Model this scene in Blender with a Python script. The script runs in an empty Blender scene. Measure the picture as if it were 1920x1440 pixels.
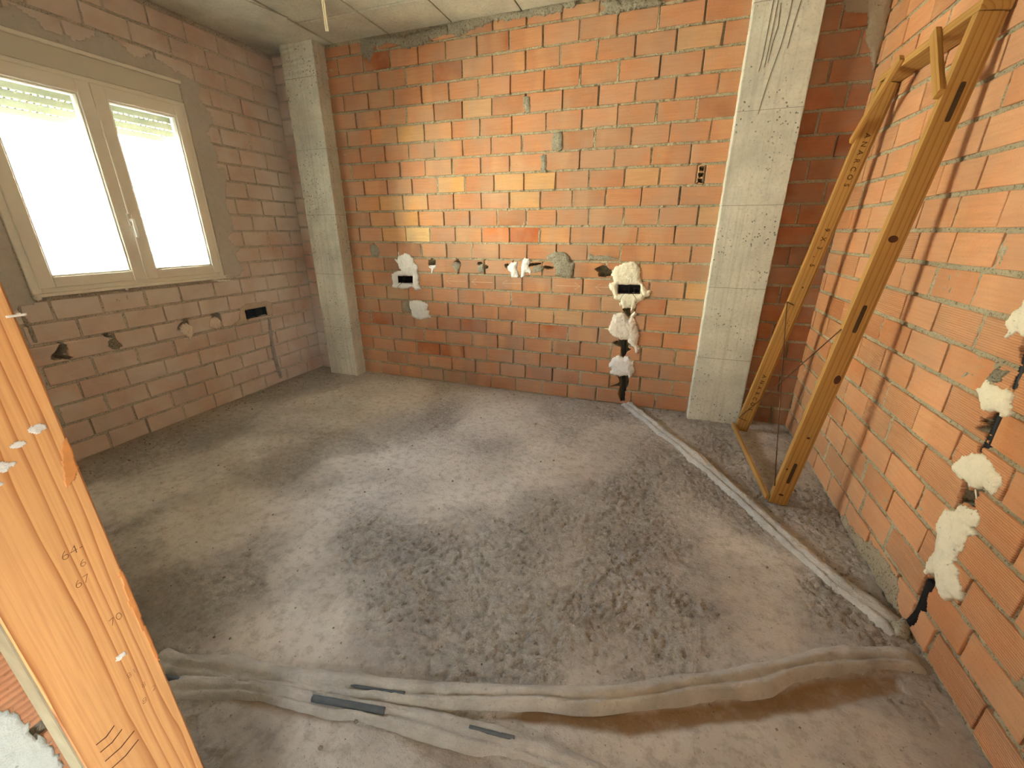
import bpy, math, random
import numpy as np
from mathutils import Vector, Matrix
random.seed(7)
sc = bpy.context.scene
COL = sc.collection

# ------------------------------------------------------------------ camera, world, sun, exposure
cam_d = bpy.data.cameras.new('camera'); cam = bpy.data.objects.new('camera', cam_d); COL.objects.link(cam)
cam_d.sensor_fit = 'HORIZONTAL'; cam_d.sensor_width = 36.0; cam_d.lens = 773.703 / 1920 * 36.0
cam_d.clip_start = 0.02
cam.location = (0.0, -3.3736, 1.387)
cam.rotation_euler = (math.pi / 2 - 0.3537, 0.0, 0.3428)
sc.camera = cam

GUIDE = True
EXPOSURE = 1.74
sc.view_settings.view_transform = 'Standard'
sc.view_settings.look = 'None'
sc.view_settings.exposure = EXPOSURE
sc.view_settings.gamma = 1.0
sc.view_settings.use_curve_mapping = False

world = bpy.data.worlds.new('world'); sc.world = world; world.use_nodes = True
wn = world.node_tree; wn.nodes.clear()
sky = wn.nodes.new('ShaderNodeTexSky'); sky.sky_type = 'NISHITA'
sky.sun_disc = False; sky.sun_elevation = math.radians(48); sky.sun_rotation = math.radians(80)
sky.air_density = 1.0; sky.dust_density = 5.0; sky.ozone_density = 1.0
bg = wn.nodes.new('ShaderNodeBackground'); bg.inputs[1].default_value = 4.2
wo = wn.nodes.new('ShaderNodeOutputWorld')
hs = wn.nodes.new('ShaderNodeHueSaturation'); hs.inputs['Saturation'].default_value = 0.5
wn.links.new(sky.outputs[0], hs.inputs['Color']); wb = wn.nodes.new('ShaderNodeMix'); wb.data_type = 'RGBA'; wb.blend_type = 'MULTIPLY'; wb.inputs[0].default_value = 1.0; wb.inputs[7].default_value = (0.94, 1.0, 1.0, 1)   # daylight white balance
wn.links.new(hs.outputs[0], wb.inputs[6]); wn.links.new(wb.outputs[2], bg.inputs[0]); wn.links.new(bg.outputs[0], wo.inputs[0])

SUN = 100.0
sd = bpy.data.lights.new('sun', 'SUN'); sd.energy = SUN; sd.angle = math.radians(0.6); sd.color = (0.90, 1.0, 0.93)
so = bpy.data.objects.new('sun', sd); COL.objects.link(so)
so.rotation_euler = Vector((-1.0, 0.25, -0.95)).to_track_quat('-Z', 'Y').to_euler(); so.location = (6, -2, 9)

def portal(name, loc, rot, sx, sy):
    d = bpy.data.lights.new(name, 'AREA'); d.shape = 'RECTANGLE'; d.size = sx; d.size_y = sy
    d.cycles.is_portal = True
    o = bpy.data.objects.new(name, d); COL.objects.link(o); o.location = loc; o.rotation_euler = rot
portal('window_portal', (-3.60, -1.4575, 1.65), (0, -math.pi / 2, 0), 1.25, 1.20)
portal('hall_portal', (1.10, -4.55, 1.4), (0, math.pi / 2, 0), 0.6, 0.7)
try:
    sc.cycles.use_guiding = GUIDE
except Exception:
    pass
sc.cycles.max_bounces = 10
sc.cycles.diffuse_bounces = 7
sc.cycles.sample_clamp_indirect = 30.0
sc.cycles.use_denoising = True
ROWS_BACK={20:[-2.723,-2.473,-2.222,-1.972,-1.731,-1.475,-1.226,-0.976,-0.721,-0.47,-0.217,0.052],19:[-2.595,-2.349,-2.092,-1.848,-1.6,-1.354,-1.103,-0.847,-0.595,-0.346,-0.095,0.172],18:[-2.711,-2.466,-2.212,-1.961,-1.716,-1.468,-1.217,-0.96,-0.702,-0.443,-0.182,0.081],17:[-2.609,-2.361,-2.109,-1.859,-1.612,-1.365,-1.095,-0.822,-0.568,-0.32,-0.066,0.189],16:[-2.716,-2.47,-2.215,-1.957,-1.709,-1.465,-1.204,-0.938,-0.676,-0.426,-0.172,0.078],15:[-2.604,-2.355,-2.112,-1.87,-1.621,-1.373,-1.123,-0.849,-0.576,-0.323,-0.072,0.181],14:[-2.719,-2.469,-2.213,-1.967,-1.718,-1.467,-1.223,-0.95,-0.677,-0.428,-0.175,0.076],13:[-2.6,-2.358,-2.11,-1.859,-1.61,-1.355,-1.106,-0.853,-0.599,-0.346,-0.106,0.166],12:[-2.705,-2.453,-2.212,-1.968,-1.72,-1.471,-1.224,-0.969,-0.718,-0.468,-0.217,0.043],11:[-2.573,-2.314,-2.068,-1.819,-1.579,-1.33,-1.08,-0.834,-0.586,-0.328,-0.08,0.177],10:[-2.711,-2.46,-2.209,-1.964,-1.719,-1.471,-1.222,-0.968,-0.721,-0.464,-0.215,0.041],9:[-2.81,-2.56,-2.313,-2.059,-1.811,-1.567,-1.316,-1.073,-0.827,-0.58,-0.327,-0.077,0.169],8:[-2.722,-2.473,-2.217,-1.962,-1.706,-1.451,-1.195,-0.94,-0.684,-0.429,-0.173,0.058],7:[-2.61,-2.363,-2.116,-1.869,-1.607,-1.357,-1.111,-0.856,-0.6,-0.345,-0.09,0.164],6:[-2.746,-2.477,-2.233,-1.978,-1.717,-1.468,-1.21,-0.957,-0.706,-0.448,-0.178,0.048],5:[-2.58,-2.315,-2.071,-1.828,-1.576,-1.33,-1.078,-0.827,-0.585,-0.336,-0.087,0.166],4:[-2.695,-2.441,-2.196,-1.948,-1.702,-1.449,-1.205,-0.954,-0.704,-0.45,-0.198,0.055],3:[-2.6,-2.35,-2.096,-1.859,-1.591,-1.341,-1.093,-0.833,-0.591,-0.336,-0.093,0.159],2:[-2.701,-2.448,-2.195,-1.935,-1.68,-1.442,-1.192,-0.94,-0.691,-0.442,-0.191,0.06],1:[-2.805,-2.543,-2.305,-2.062,-1.816,-1.57,-1.32,-1.075,-0.827,-0.578,-0.329,-0.079,0.17],0:[-2.643,-2.407,-2.158,-1.92,-1.669,-1.412,-1.163,-0.915,-0.682,-0.432,-0.135,0.057],21:[-2.594,-2.33,-2.085,-1.84,-1.595,-1.35,-1.098,-0.846,-0.594,-0.342,-0.09,0.162]}
TINT_BACK={20:[(-1.351,'dark'),(-2.342,'dark')],19:[(-1.774,'dark'),(0.139,'tan')],16:[(-2.085,'yel'),(-2.343,'lite'),(-1.79,'lite')],13:[(-2.354,'lite'),(-2.107,'dark'),(-1.84,'yel'),(-0.221,'tan'),(-1.231,'yel'),(-0.978,'yel')],12:[(-2.243,'yel'),(-1.993,'yel'),(-2.494,'lite'),(-1.093,'yel')],11:[(-2.186,'yel'),(-2.443,'lite'),(-1.936,'lite'),(0.251,'tan')],10:[(-2.339,'yel'),(-2.085,'pale'),(-1.587,'lite'),(-1.345,'viv'),(-1.09,'deep'),(-0.847,'lite')],17:[(-1.597,'tan')],7:[(0.239,'yel')],6:[(-0.066,'deep'),(0.184,'tan'),(-2.448,'tan')],5:[(-0.953,'tan'),(-0.722,'tan')],4:[(-1.57,'dark'),(-0.832,'deep'),(0.184,'viv'),(-2.541,'dark'),(-2.992,'tan')],2:[(-1.767,'dark'),(-2.048,'dark')],1:[(-1.689,'mauve'),(-1.0,'mauve')],0:[(-2.045,'grey'),(-1.695,'grey'),(-1.499,'mauve')],8:[(-1.087,'lite')]}
BK={'plaster_r1':[(-0.376,1.106),(-0.361,1.131),(-0.321,1.149),(-0.282,1.17),(-0.241,1.175),(-0.195,1.16),(-0.178,1.132),(-0.165,1.05),(-0.153,1.026),(-0.106,0.97),(-0.09,0.974),(-0.073,0.963),(-0.089,0.924),(-0.116,0.91),(-0.121,0.884),(-0.162,0.874),(-0.174,0.83),(-0.205,0.806),(-0.257,0.816),(-0.285,0.797),(-0.279,0.824),(-0.302,0.84),(-0.297,0.875),(-0.349,0.89),(-0.357,0.933),(-0.381,0.958),(-0.394,1.008),(-0.36,1.018),(-0.382,1.076)],'plaster_r2':[(-0.285,0.788),(-0.339,0.767),(-0.352,0.712),(-0.373,0.638),(-0.353,0.612),(-0.269,0.559),(-0.225,0.558),(-0.207,0.559),(-0.159,0.508),(-0.132,0.455),(-0.115,0.503),(-0.14,0.538),(-0.126,0.612),(-0.155,0.681),(-0.183,0.751),(-0.165,0.778),(-0.179,0.799),(-0.202,0.776),(-0.218,0.739),(-0.255,0.79)],'plaster_r3':[(-0.326,0.393),(-0.267,0.437),(-0.239,0.425),(-0.205,0.438),(-0.152,0.396),(-0.143,0.35),(-0.134,0.303),(-0.161,0.256),(-0.222,0.244),(-0.278,0.257),(-0.334,0.27),(-0.319,0.311),(-0.348,0.323),(-0.341,0.357)],'box_r':[(-0.325,0.998),(-0.163,1.005),(-0.156,0.938),(-0.319,0.93)],'hole_r0':[(-0.518,1.11),(-0.455,1.141),(-0.411,1.126),(-0.38,1.097),(-0.36,1.069),(-0.449,1.053),(-0.483,1.056),(-0.482,1.09)],'hole_r1':[(-0.278,0.815),(-0.216,0.827),(-0.207,0.775),(-0.218,0.739),(-0.244,0.769)],'hole_r2':[(-0.265,0.564),(-0.213,0.568),(-0.206,0.504),(-0.175,0.493),(-0.207,0.466),(-0.229,0.417),(-0.257,0.428),(-0.259,0.499),(-0.328,0.53),(-0.325,0.54)],'hole_r3':[(-0.259,0.249),(-0.18,0.268),(-0.163,0.182),(-0.19,0.138),(-0.185,0.038),(-0.221,0.028),(-0.251,0.1),(-0.238,0.162),(-0.324,0.146),(-0.246,0.201)],'cond_r2':[(-0.243,0.565),(-0.226,0.427)],'cond_r3':[(-0.219,0.254),(-0.205,0.147),(-0.204,0.035)],'plaster_l1':[(-2.302,1.228),(-2.296,1.18),(-2.222,1.205),(-2.15,1.163),(-2.148,1.124),(-2.11,1.096),(-2.121,1.047),(-2.107,1.008),(-2.119,0.938),(-2.094,0.889),(-2.154,0.876),(-2.187,0.905),(-2.274,0.881),(-2.413,0.896),(-2.397,0.927),(-2.404,0.968),(-2.405,1.014),(-2.342,1.036),(-2.292,1.052),(-2.322,1.101),(-2.352,1.154),(-2.323,1.145)],'box_l':[(-2.328,0.999),(-2.175,1.004),(-2.181,0.941),(-2.335,0.935)],'plaster_l2':[(-2.236,0.774),(-2.127,0.78),(-2.069,0.768),(-2.028,0.754),(-2.05,0.707),(-2.022,0.688),(-2.037,0.65),(-2.014,0.631),(-2.081,0.616),(-2.119,0.602),(-2.214,0.623),(-2.216,0.665),(-2.242,0.716)],'mortar_l2':[(-2.292,0.766),(-2.23,0.775),(-2.216,0.728),(-2.21,0.666),(-2.296,0.671),(-2.31,0.713)],'h1':[(-1.997,1.147),(-1.962,1.162),(-1.918,1.149),(-1.927,1.106),(-1.984,1.095),(-2.002,1.113)],'w1':[(-2.007,1.094),(-1.966,1.108),(-1.927,1.11),(-1.923,1.087),(-1.952,1.071),(-1.966,1.032),(-1.977,1.037),(-1.975,1.071)],'h2':[(-1.743,1.134),(-1.714,1.162),(-1.688,1.149),(-1.679,1.121),(-1.716,1.134)],'g2':[(-1.766,1.114),(-1.726,1.139),(-1.679,1.126),(-1.685,1.098),(-1.703,1.059),(-1.731,1.059),(-1.74,1.087)],'h3':[(-1.519,1.143),(-1.477,1.149),(-1.473,1.129),(-1.504,1.116),(-1.52,1.12)],'h3b':[(-1.458,1.108),(-1.437,1.122),(-1.415,1.109),(-1.417,1.091),(-1.448,1.085)],'g3':[(-1.515,1.113),(-1.473,1.126),(-1.458,1.103),(-1.454,1.067),(-1.496,1.056),(-1.521,1.083)],'h4':[(-1.27,1.126),(-1.24,1.138),(-1.23,1.109),(-1.255,1.095),(-1.268,1.108)],'w4':[(-1.245,1.109),(-1.21,1.146),(-1.151,1.156),(-1.161,1.102),(-1.146,1.04),(-1.15,1.026),(-1.21,1.024),(-1.21,1.06),(-1.24,1.087)],'w5':[(-1.122,1.103),(-1.112,1.157),(-1.093,1.184),(-1.055,1.176),(-1.045,1.149),(-1.064,1.123),(-1.029,1.079),(-1.043,1.052),(-1.063,1.074),(-1.082,1.064),(-1.092,1.032),(-1.121,1.027)],'h5':[(-1.074,1.142),(-1.007,1.149),(-0.955,1.151),(-0.95,1.139),(-1.006,1.124),(-1.054,1.114)],'g5':[(-1.025,1.115),(-0.964,1.129),(-0.921,1.109),(-0.948,1.082),(-1.015,1.062)],'h6':[(-0.935,1.121),(-0.912,1.128),(-0.847,1.118),(-0.848,1.104),(-0.911,1.098)],'m6':[(-0.905,1.204),(-0.833,1.24),(-0.76,1.232),(-0.723,1.208),(-0.712,1.165),(-0.676,1.149),(-0.683,1.115),(-0.685,1.072),(-0.697,1.037),(-0.761,1.043),(-0.826,1.05),(-0.828,1.102),(-0.857,1.154),(-0.904,1.17)],'m7':[(-2.605,1.273),(-2.555,1.279),(-2.523,1.245),(-2.509,1.215),(-2.527,1.171),(-2.595,1.17),(-2.608,1.214)],'m8':[(-0.569,1.226),(-0.512,1.21),(-0.427,1.216),(-0.337,1.189),(-0.332,1.182),(-0.57,1.177)],'m_top':[(-1.702,2.814),(-1.498,2.846),(-1.286,2.853),(-1.156,2.822),(-0.976,2.825),(-0.757,2.834),(-0.755,2.794),(-0.887,2.772),(-1.119,2.768),(-1.354,2.784),(-1.501,2.759),(-1.614,2.736),(-1.705,2.755)],'m_top2':[(-2.467,2.821),(-2.042,2.793),(-1.702,2.811),(-1.706,2.759),(-1.872,2.741),(-1.94,2.711),(-2.073,2.71),(-2.205,2.757),(-2.345,2.758),(-2.375,2.712),(-2.418,2.659),(-2.461,2.697),(-2.479,2.74)],'m_top3':[(-0.597,2.785),(-0.549,2.798),(-0.243,2.755),(-0.195,2.729),(-0.254,2.719),(-0.423,2.716),(-0.502,2.707),(-0.585,2.731),(-0.554,2.753)],'m_f':[(-0.884,2.062),(-0.818,2.074),(-0.807,1.96),(-0.836,1.945),(-0.885,1.956)],'m_g':[(-0.983,1.92),(-0.927,1.93),(-0.924,1.807),(-0.973,1.809),(-0.965,1.869)],'m_e':[(-1.116,2.317),(-1.066,2.305),(-1.06,2.21),(-1.094,2.205),(-1.114,2.246)],'hollow':[(0.133,1.801),(0.185,1.802),(0.198,1.716),(0.146,1.71)]}
RT={'q1':[(1.681,1.132),(1.698,1.147),(1.696,1.166),(1.715,1.176),(1.719,1.196),(1.752,1.208),(1.8,1.162),(1.799,1.115),(1.77,1.105),(1.742,1.106),(1.73,1.092),(1.709,1.083),(1.713,1.104),(1.689,1.118)],'q2':[(1.686,0.906),(1.702,0.921),(1.713,0.946),(1.731,0.94),(1.765,0.939),(1.784,0.934),(1.796,0.954),(1.808,0.942),(1.824,0.941),(1.841,0.907),(1.842,0.878),(1.817,0.869),(1.793,0.871),(1.767,0.858),(1.737,0.86),(1.714,0.873)],'q3':[(1.715,0.636),(1.725,0.666),(1.753,0.696),(1.777,0.721),(1.811,0.735),(1.843,0.728),(1.882,0.719),(1.917,0.701),(1.916,0.655),(1.868,0.647),(1.845,0.632),(1.82,0.621),(1.784,0.624),(1.734,0.624)],'q4':[(1.815,0.543),(1.842,0.56),(1.883,0.569),(1.91,0.554),(1.905,0.531),(1.877,0.503),(1.901,0.507),(1.924,0.51),(1.896,0.493),(1.887,0.475),(1.899,0.448),(1.885,0.41),(1.885,0.382),(1.882,0.368),(1.911,0.361),(1.934,0.334),(1.96,0.315),(1.97,0.292),(1.942,0.281),(1.925,0.239),(1.902,0.239),(1.874,0.246),(1.848,0.25),(1.844,0.276),(1.789,0.236),(1.786,0.282),(1.794,0.337),(1.781,0.372),(1.777,0.403),(1.759,0.412),(1.753,0.442),(1.764,0.488),(1.803,0.511)],'c1':[(1.784,0.624),(1.803,0.626),(1.821,0.607),(1.828,0.618),(1.852,0.632),(1.864,0.616),(1.859,0.597),(1.87,0.575),(1.845,0.557),(1.826,0.564),(1.809,0.547),(1.803,0.522),(1.799,0.546),(1.789,0.575)],'c2':[(1.794,0.229),(1.846,0.266),(1.858,0.254),(1.85,0.222),(1.844,0.191),(1.862,0.149),(1.846,0.106),(1.852,0.068),(1.833,0.012),(1.824,-0.019),(1.784,-0.02),(1.804,0.026),(1.814,0.07),(1.804,0.099),(1.816,0.125),(1.802,0.161),(1.806,0.197)],'c3':[(1.79,1.124),(1.774,1.099),(1.776,1.065),(1.793,1.039),(1.808,1.025),(1.805,0.997),(1.796,0.958),(1.818,0.946),(1.827,0.957),(1.817,1.001),(1.83,1.02),(1.825,1.078)],'c4':[(1.779,0.867),(1.81,0.876),(1.813,0.838),(1.807,0.801),(1.807,0.77),(1.802,0.75),(1.806,0.734),(1.787,0.724),(1.78,0.747),(1.796,0.769),(1.791,0.793),(1.75,0.787),(1.737,0.798),(1.768,0.817),(1.743,0.819),(1.742,0.832),(1.767,0.839)],'m1':[(1.721,0.978),(1.726,0.988),(1.772,1.0),(1.781,0.989),(1.752,0.971),(1.758,0.961),(1.732,0.948),(1.714,0.95)],'cond2':[(1.828,0.236),(1.831,0.171),(1.833,0.091),(1.807,0.006)],'cond3':[(1.797,1.078),(1.802,1.027),(1.812,0.952)],'cond4':[(1.797,0.864),(1.802,0.798),(1.797,0.734)],'cond1':[(1.822,0.617),(1.863,0.57)],'m_corner':[]}
LF={'plaster_box':[(-0.802,0.766),(-0.735,0.79),(-0.539,0.789),(-0.477,0.757),(-0.489,0.669),(-0.538,0.648),(-0.559,0.666),(-0.766,0.661),(-0.773,0.633),(-0.875,0.625),(-0.908,0.639),(-0.831,0.68)],'box':[(-0.762,0.742),(-0.554,0.74),(-0.557,0.671),(-0.766,0.661)],'chase':[(-0.555,0.636),(-0.525,0.63),(-0.546,0.388),(-0.537,0.193),(-0.525,0.04),(-0.562,0.044),(-0.579,0.172),(-0.584,0.381)],'w1':[(-1.319,0.716),(-1.268,0.731),(-1.224,0.691),(-1.233,0.635),(-1.276,0.587),(-1.278,0.626),(-1.312,0.653),(-1.326,0.681)],'w2':[(-1.082,0.721),(-1.026,0.73),(-0.988,0.689),(-1.007,0.646),(-1.051,0.635),(-1.097,0.664)],'h1':[(-1.323,0.723),(-1.26,0.761),(-1.243,0.733),(-1.295,0.718),(-1.323,0.68),(-1.338,0.689)],'h2':[(-1.073,0.732),(-1.017,0.768),(-0.984,0.736),(-0.982,0.688),(-1.025,0.734)],'h3':[(-2.065,0.676),(-2.029,0.715),(-1.998,0.749),(-1.971,0.735),(-1.975,0.694),(-2.007,0.681),(-1.962,0.654),(-1.976,0.644),(-2.056,0.656)],'h4':[(-1.788,0.742),(-1.761,0.755),(-1.732,0.737),(-1.735,0.715),(-1.762,0.729)],'g4':[(-1.766,0.715),(-1.723,0.712),(-1.694,0.655),(-1.748,0.645),(-1.774,0.664)],'drip':[(-2.112,1.002),(-2.1,0.994),(-2.104,0.938),(-2.085,0.889),(-2.092,0.819),(-2.088,0.791),(-2.104,0.772),(-2.109,0.803),(-2.107,0.881),(-2.118,0.921),(-2.116,0.965)],'m1':[(-1.579,0.734),(-1.396,0.744),(-1.334,0.681),(-1.401,0.611),(-1.576,0.621),(-1.632,0.667)]}
FL={'ridge1':[(-0.206,0.085),(0.018,-0.271),(0.292,-0.683),(0.458,-0.973),(0.569,-1.179),(0.662,-1.351),(0.742,-1.497),(0.812,-1.616),(0.879,-1.701),(0.937,-1.786),(0.975,-1.856)],'ridge2':[(-1.505,-2.837),(-1.412,-2.828),(-1.222,-2.781),(-0.978,-2.726),(-0.76,-2.679),(-0.555,-2.628),(-0.392,-2.577),(-0.232,-2.522),(-0.073,-2.467),(0.085,-2.397),(0.246,-2.316),(0.413,-2.235),(0.555,-2.142),(0.702,-2.056),(0.827,-2.001),(0.977,-1.962)],'ridge3':[(-1.374,-2.886),(-1.101,-2.801),(-0.875,-2.764),(-0.648,-2.722),(-0.382,-2.677),(-0.256,-2.657),(-0.115,-2.651),(0.018,-2.655)],'brown1':[(-0.331,-2.614),(-0.229,-2.534),(0.087,-2.433),(0.405,-2.286),(0.685,-2.114),(0.886,-2.043),(0.889,-2.104),(0.632,-2.246),(0.393,-2.366),(0.166,-2.474),(0.063,-2.526),(-0.12,-2.562)],'brown2':[(-1.21,-2.845),(-1.012,-2.779),(-0.783,-2.751),(-0.676,-2.737),(-0.76,-2.778),(-0.92,-2.824),(-1.108,-2.851)],'brown3':[(-0.632,-2.744),(-0.391,-2.695),(-0.235,-2.714),(-0.382,-2.779),(-0.548,-2.758)],'cond_a':[(-0.88,-2.763),(-0.788,-2.745),(-0.646,-2.718)],'cond_b':[(-1.416,-2.875),(-1.305,-2.856)],'cond_c':[(-0.384,-2.672),(-0.249,-2.654)],'cond_d':[(-0.866,-2.704),(-0.72,-2.678),(-0.616,-2.655)],'cem_end':[(0.933,-1.82),(1.008,-1.773),(1.032,-1.813),(0.983,-1.876),(0.951,-1.876)]}
CEIL=[(-1.683,-0.34),(-1.649,-0.033),(-1.154,-0.151),(-1.122,-0.023),(-2.212,-0.349),(-2.225,-0.161),(-2.058,-0.341),(-1.821,-0.39),(-2.77,-0.728),(-2.714,-0.48),(-2.721,-0.71)]
SHUT=[[-3.5,-1.848,1.989],[-3.5,-1.461,1.995],[-3.5,-1.312,1.994],[-3.5,-0.907,2.006],[-3.5,-1.798,2.156],[-3.5,-1.809,2.116],[-3.5,-1.823,2.071],[-3.5,-1.285,2.173],[-3.5,-0.874,2.17],[-3.5,-0.901,2.069]]
GABLE=[[-9.0,0.775,1.101],[-9.0,1.488,1.467],[-9.0,1.983,1.786],[-9.0,2.899,2.262],[-9.0,2.848,2.068],[-9.0,1.946,1.652],[-9.0,1.491,1.338]]
OUT=[[-14.0,3.911,3.467],[-14.0,4.079,3.32],[-14.0,3.121,1.44],[-14.0,3.203,1.191],[-14.0,2.702,2.572],[-14.0,3.371,2.644],[-14.0,2.86,1.558],[-14.0,5.907,3.738],[-14.0,2.724,3.774],[-14.0,6.674,0.637]]
ROD=[[-1.472,-1.6,2.292],[-1.477,-1.6,2.184]]

# ------------------------------------------------------------------ noise
def _hash(ix, iy, s):
    n = (ix.astype(np.int64) * 374761393 + iy.astype(np.int64) * 668265263 + s * 974634821) & 0x7fffffff
    n = ((n ^ (n >> 13)) * 1274126177) & 0x7fffffff
    n = (n ^ (n >> 16)) & 0xffff
    return n / 65535.0
def vnoise(x, y, s=0):
    x = np.asarray(x, float); y = np.asarray(y, float)
    ix = np.floor(x); iy = np.floor(y); fx = x - ix; fy = y - iy
    fx = fx * fx * (3 - 2 * fx); fy = fy * fy * (3 - 2 * fy)
    a = _hash(ix, iy, s); b = _hash(ix + 1, iy, s); c = _hash(ix, iy + 1, s); d = _hash(ix + 1, iy + 1, s)
    return (a * (1 - fx) + b * fx) * (1 - fy) + (c * (1 - fx) + d * fx) * fy
def fbm(x, y, s=0, o=4, g=0.5):
    t = 0; a = 1.0; n = 0
    for k in range(o):
        t = t + a * vnoise(x * 2 ** k, y * 2 ** k, s + 17 * k); n += a; a *= g
    return t / n - 0.5
def inpoly(U, V, P):
    r = np.zeros(U.shape, bool); n = len(P)
    for i in range(n):
        x1, y1 = P[i]; x2, y2 = P[(i + 1) % n]
        if y1 == y2: continue
        c = ((y1 > V) != (y2 > V)) & (U < (x2 - x1) * (V - y1) / (y2 - y1) + x1)
        r ^= c
    return r
def polydist(U, V, P, closed=True):
    d = np.full(U.shape, 1e9); n = len(P)
    for i in range(n if closed else n - 1):
        a = np.array(P[i]); b = np.array(P[(i + 1) % n]); e = b - a; L = max(e @ e, 1e-12)
        t = np.clip(((U - a[0]) * e[0] + (V - a[1]) * e[1]) / L, 0, 1)
        d = np.minimum(d, np.hypot(U - a[0] - t * e[0], V - a[1] - t * e[1]))
    return d

# ------------------------------------------------------------------ mesh helpers
def mesh_from(name, verts, faces, smooth=False):
    me = bpy.data.meshes.new(name)
    verts = np.asarray(verts, np.float32); 
    if isinstance(faces, np.ndarray):
        nf, k = faces.shape
        me.vertices.add(len(verts)); me.vertices.foreach_set('co', verts.ravel())
        me.loops.add(nf * k); me.loops.foreach_set('vertex_index', faces.astype(np.int32).ravel())
        me.polygons.add(nf); me.polygons.foreach_set('loop_start', np.arange(0, nf * k, k, dtype=np.int32))
        try: me.polygons.foreach_set('loop_total', np.full(nf, k, dtype=np.int32))
        except Exception: pass
        me.update(calc_edges=True); me.validate()
    else:
        me.from_pydata([tuple(map(float, v)) for v in verts], [], faces); me.update()
    if smooth: me.polygons.foreach_set('use_smooth', np.ones(len(me.polygons), bool))
    return me
def link(name, me, mat=None, parent=None, loc=None, rot=None):
    o = bpy.data.objects.new(name, me); COL.objects.link(o)
    if mat is not None and me is not None and not me.materials: me.materials.append(mat)
    if parent: o.parent = parent
    if loc is not None: o.location = loc
    if rot is not None: o.rotation_euler = rot
    return o
def empty(name, loc=(0, 0, 0), rot=(0, 0, 0), parent=None):
    o = bpy.data.objects.new(name, None); COL.objects.link(o); o.location = loc; o.rotation_euler = rot
    o.empty_display_size = 0.1
    if parent: o.parent = parent
    return o
def tag(o, label=None, cat=None, group=None, kind=None):
    if label: o['label'] = label
    if cat: o['category'] = cat
    if group: o['group'] = group
    if kind: o['kind'] = kind
    return o

class MB:
    """collects simple shapes into one mesh"""
    def __init__(s): s.v = []; s.f = []
    def add(s, vs, fs):
        n = len(s.v); s.v += [tuple(map(float, v)) for v in vs]; s.f += [tuple(i + n for i in f) for f in fs]; return s
    def box(s, a, b):
        (x0, y0, z0), (x1, y1, z1) = a, b
        return s.add([(x0,y0,z0),(x1,y0,z0),(x1,y1,z0),(x0,y1,z0),(x0,y0,z1),(x1,y0,z1),(x1,y1,z1),(x0,y1,z1)],
              [(0,3,2,1),(4,5,6,7),(0,1,5,4),(1,2,6,5),(2,3,7,6),(3,0,4,7)])
    def bbox(s, a, b, r):
        """box with chamfered edges"""
        a = np.array(a, float); b = np.array(b, float); vs = []; idx = {}
        for ax in range(3):
            for i in (0, 1):
                for j in (0, 1):
                    for k in (0, 1):
                        p = [a[q] + r if (i, j, k)[q] == 0 else b[q] - r for q in range(3)]
                        p[ax] = a[ax] if (i, j, k)[ax] == 0 else b[ax]
                        idx[(ax, i, j, k)] = len(vs); vs.append(p)
        fs = []
        def g(ax, c): return idx[(ax,) + tuple(c)]
        for ax in range(3):
            o1, o2 = [q for q in range(3) if q != ax]
            for e in (0, 1):
                l = []
                for (p, q) in ((0,0),(1,0),(1,1),(0,1)):
                    c = [0,0,0]; c[ax] = e; c[o1] = p; c[o2] = q; l.append(g(ax, c))
                flip = (e == 0) ^ (ax == 1)
                fs.append(tuple(l[::-1] if flip else l))
        for ax in range(3):
            o1, o2 = [q for q in range(3) if q != ax]
            for p in (0, 1):
                for q in (0, 1):
                    c0 = [0,0,0]; c0[o1] = p; c0[o2] = q; c1 = list(c0); c1[ax] = 1
                    l = [g(o1, c0), g(o1, c1), g(o2, c1), g(o2, c0)]
                    fs.append(tuple(l))
        for i in (0,1):
            for j in (0,1):
                for k in (0,1): fs.append((g(0,(i,j,k)), g(1,(i,j,k)), g(2,(i,j,k))))
        return s.add(vs, fs)
    def obox(s, o, ax, ay, az, r=0.0):
        """oriented box: corner o, edge vectors ax ay az"""
        o, ax, ay, az = map(lambda q: np.array(q, float), (o, ax, ay, az))
        m = MB(); L = [np.linalg.norm(q) for q in (ax, ay, az)]
        if r: m.bbox((0,0,0), L, r)
        else: m.box((0,0,0), L)
        M = np.stack([ax/L[0], ay/L[1], az/L[2]])
        return s.add([o + np.array(v) @ M for v in m.v], m.f)
    def tube(s, pts, r, n=8, cap=True, ribs=None):
        pts = [np.array(p, float) for p in pts]; N = len(pts); rings = []
        up = np.array((0.3, 0.5, 0.8))
        for i, p in enumerate(pts):
            t = pts[min(i+1, N-1)] - pts[max(i-1, 0)]; t /= np.linalg.norm(t) + 1e-12
            a = np.cross(t, up); a /= np.linalg.norm(a) + 1e-12; b = np.cross(t, a)
            rr = r if ribs is None else r * (1 if i % 2 else ribs)
            rings.append([p + rr * (math.cos(2*math.pi*k/n) * a + math.sin(2*math.pi*k/n) * b) for k in range(n)])
        vs = [v for R in rings for v in R]; fs = []
        for i in range(N-1):
            for k in range(n):
                fs.append((i*n+k, i*n+(k+1)%n, (i+1)*n+(k+1)%n, (i+1)*n+k))
        if cap: fs += [tuple(range(n))[::-1], tuple((N-1)*n+k for k in range(n))]
        return s.add(vs, fs)
    def mesh(s, name, smooth=False):
        me = bpy.data.meshes.new(name); me.from_pydata(s.v, [], s.f); me.update()
        import bmesh
        bm = bmesh.new(); bm.from_mesh(me); bmesh.ops.recalc_face_normals(bm, faces=bm.faces); bm.to_mesh(me); bm.free()
        if smooth: me.polygons.foreach_set('use_smooth', np.ones(len(me.polygons), bool))
        return me
    def build(s, name, mat, parent=None, smooth=False, **k): return link(name, s.mesh(name, smooth), mat, parent, **k)

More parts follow.
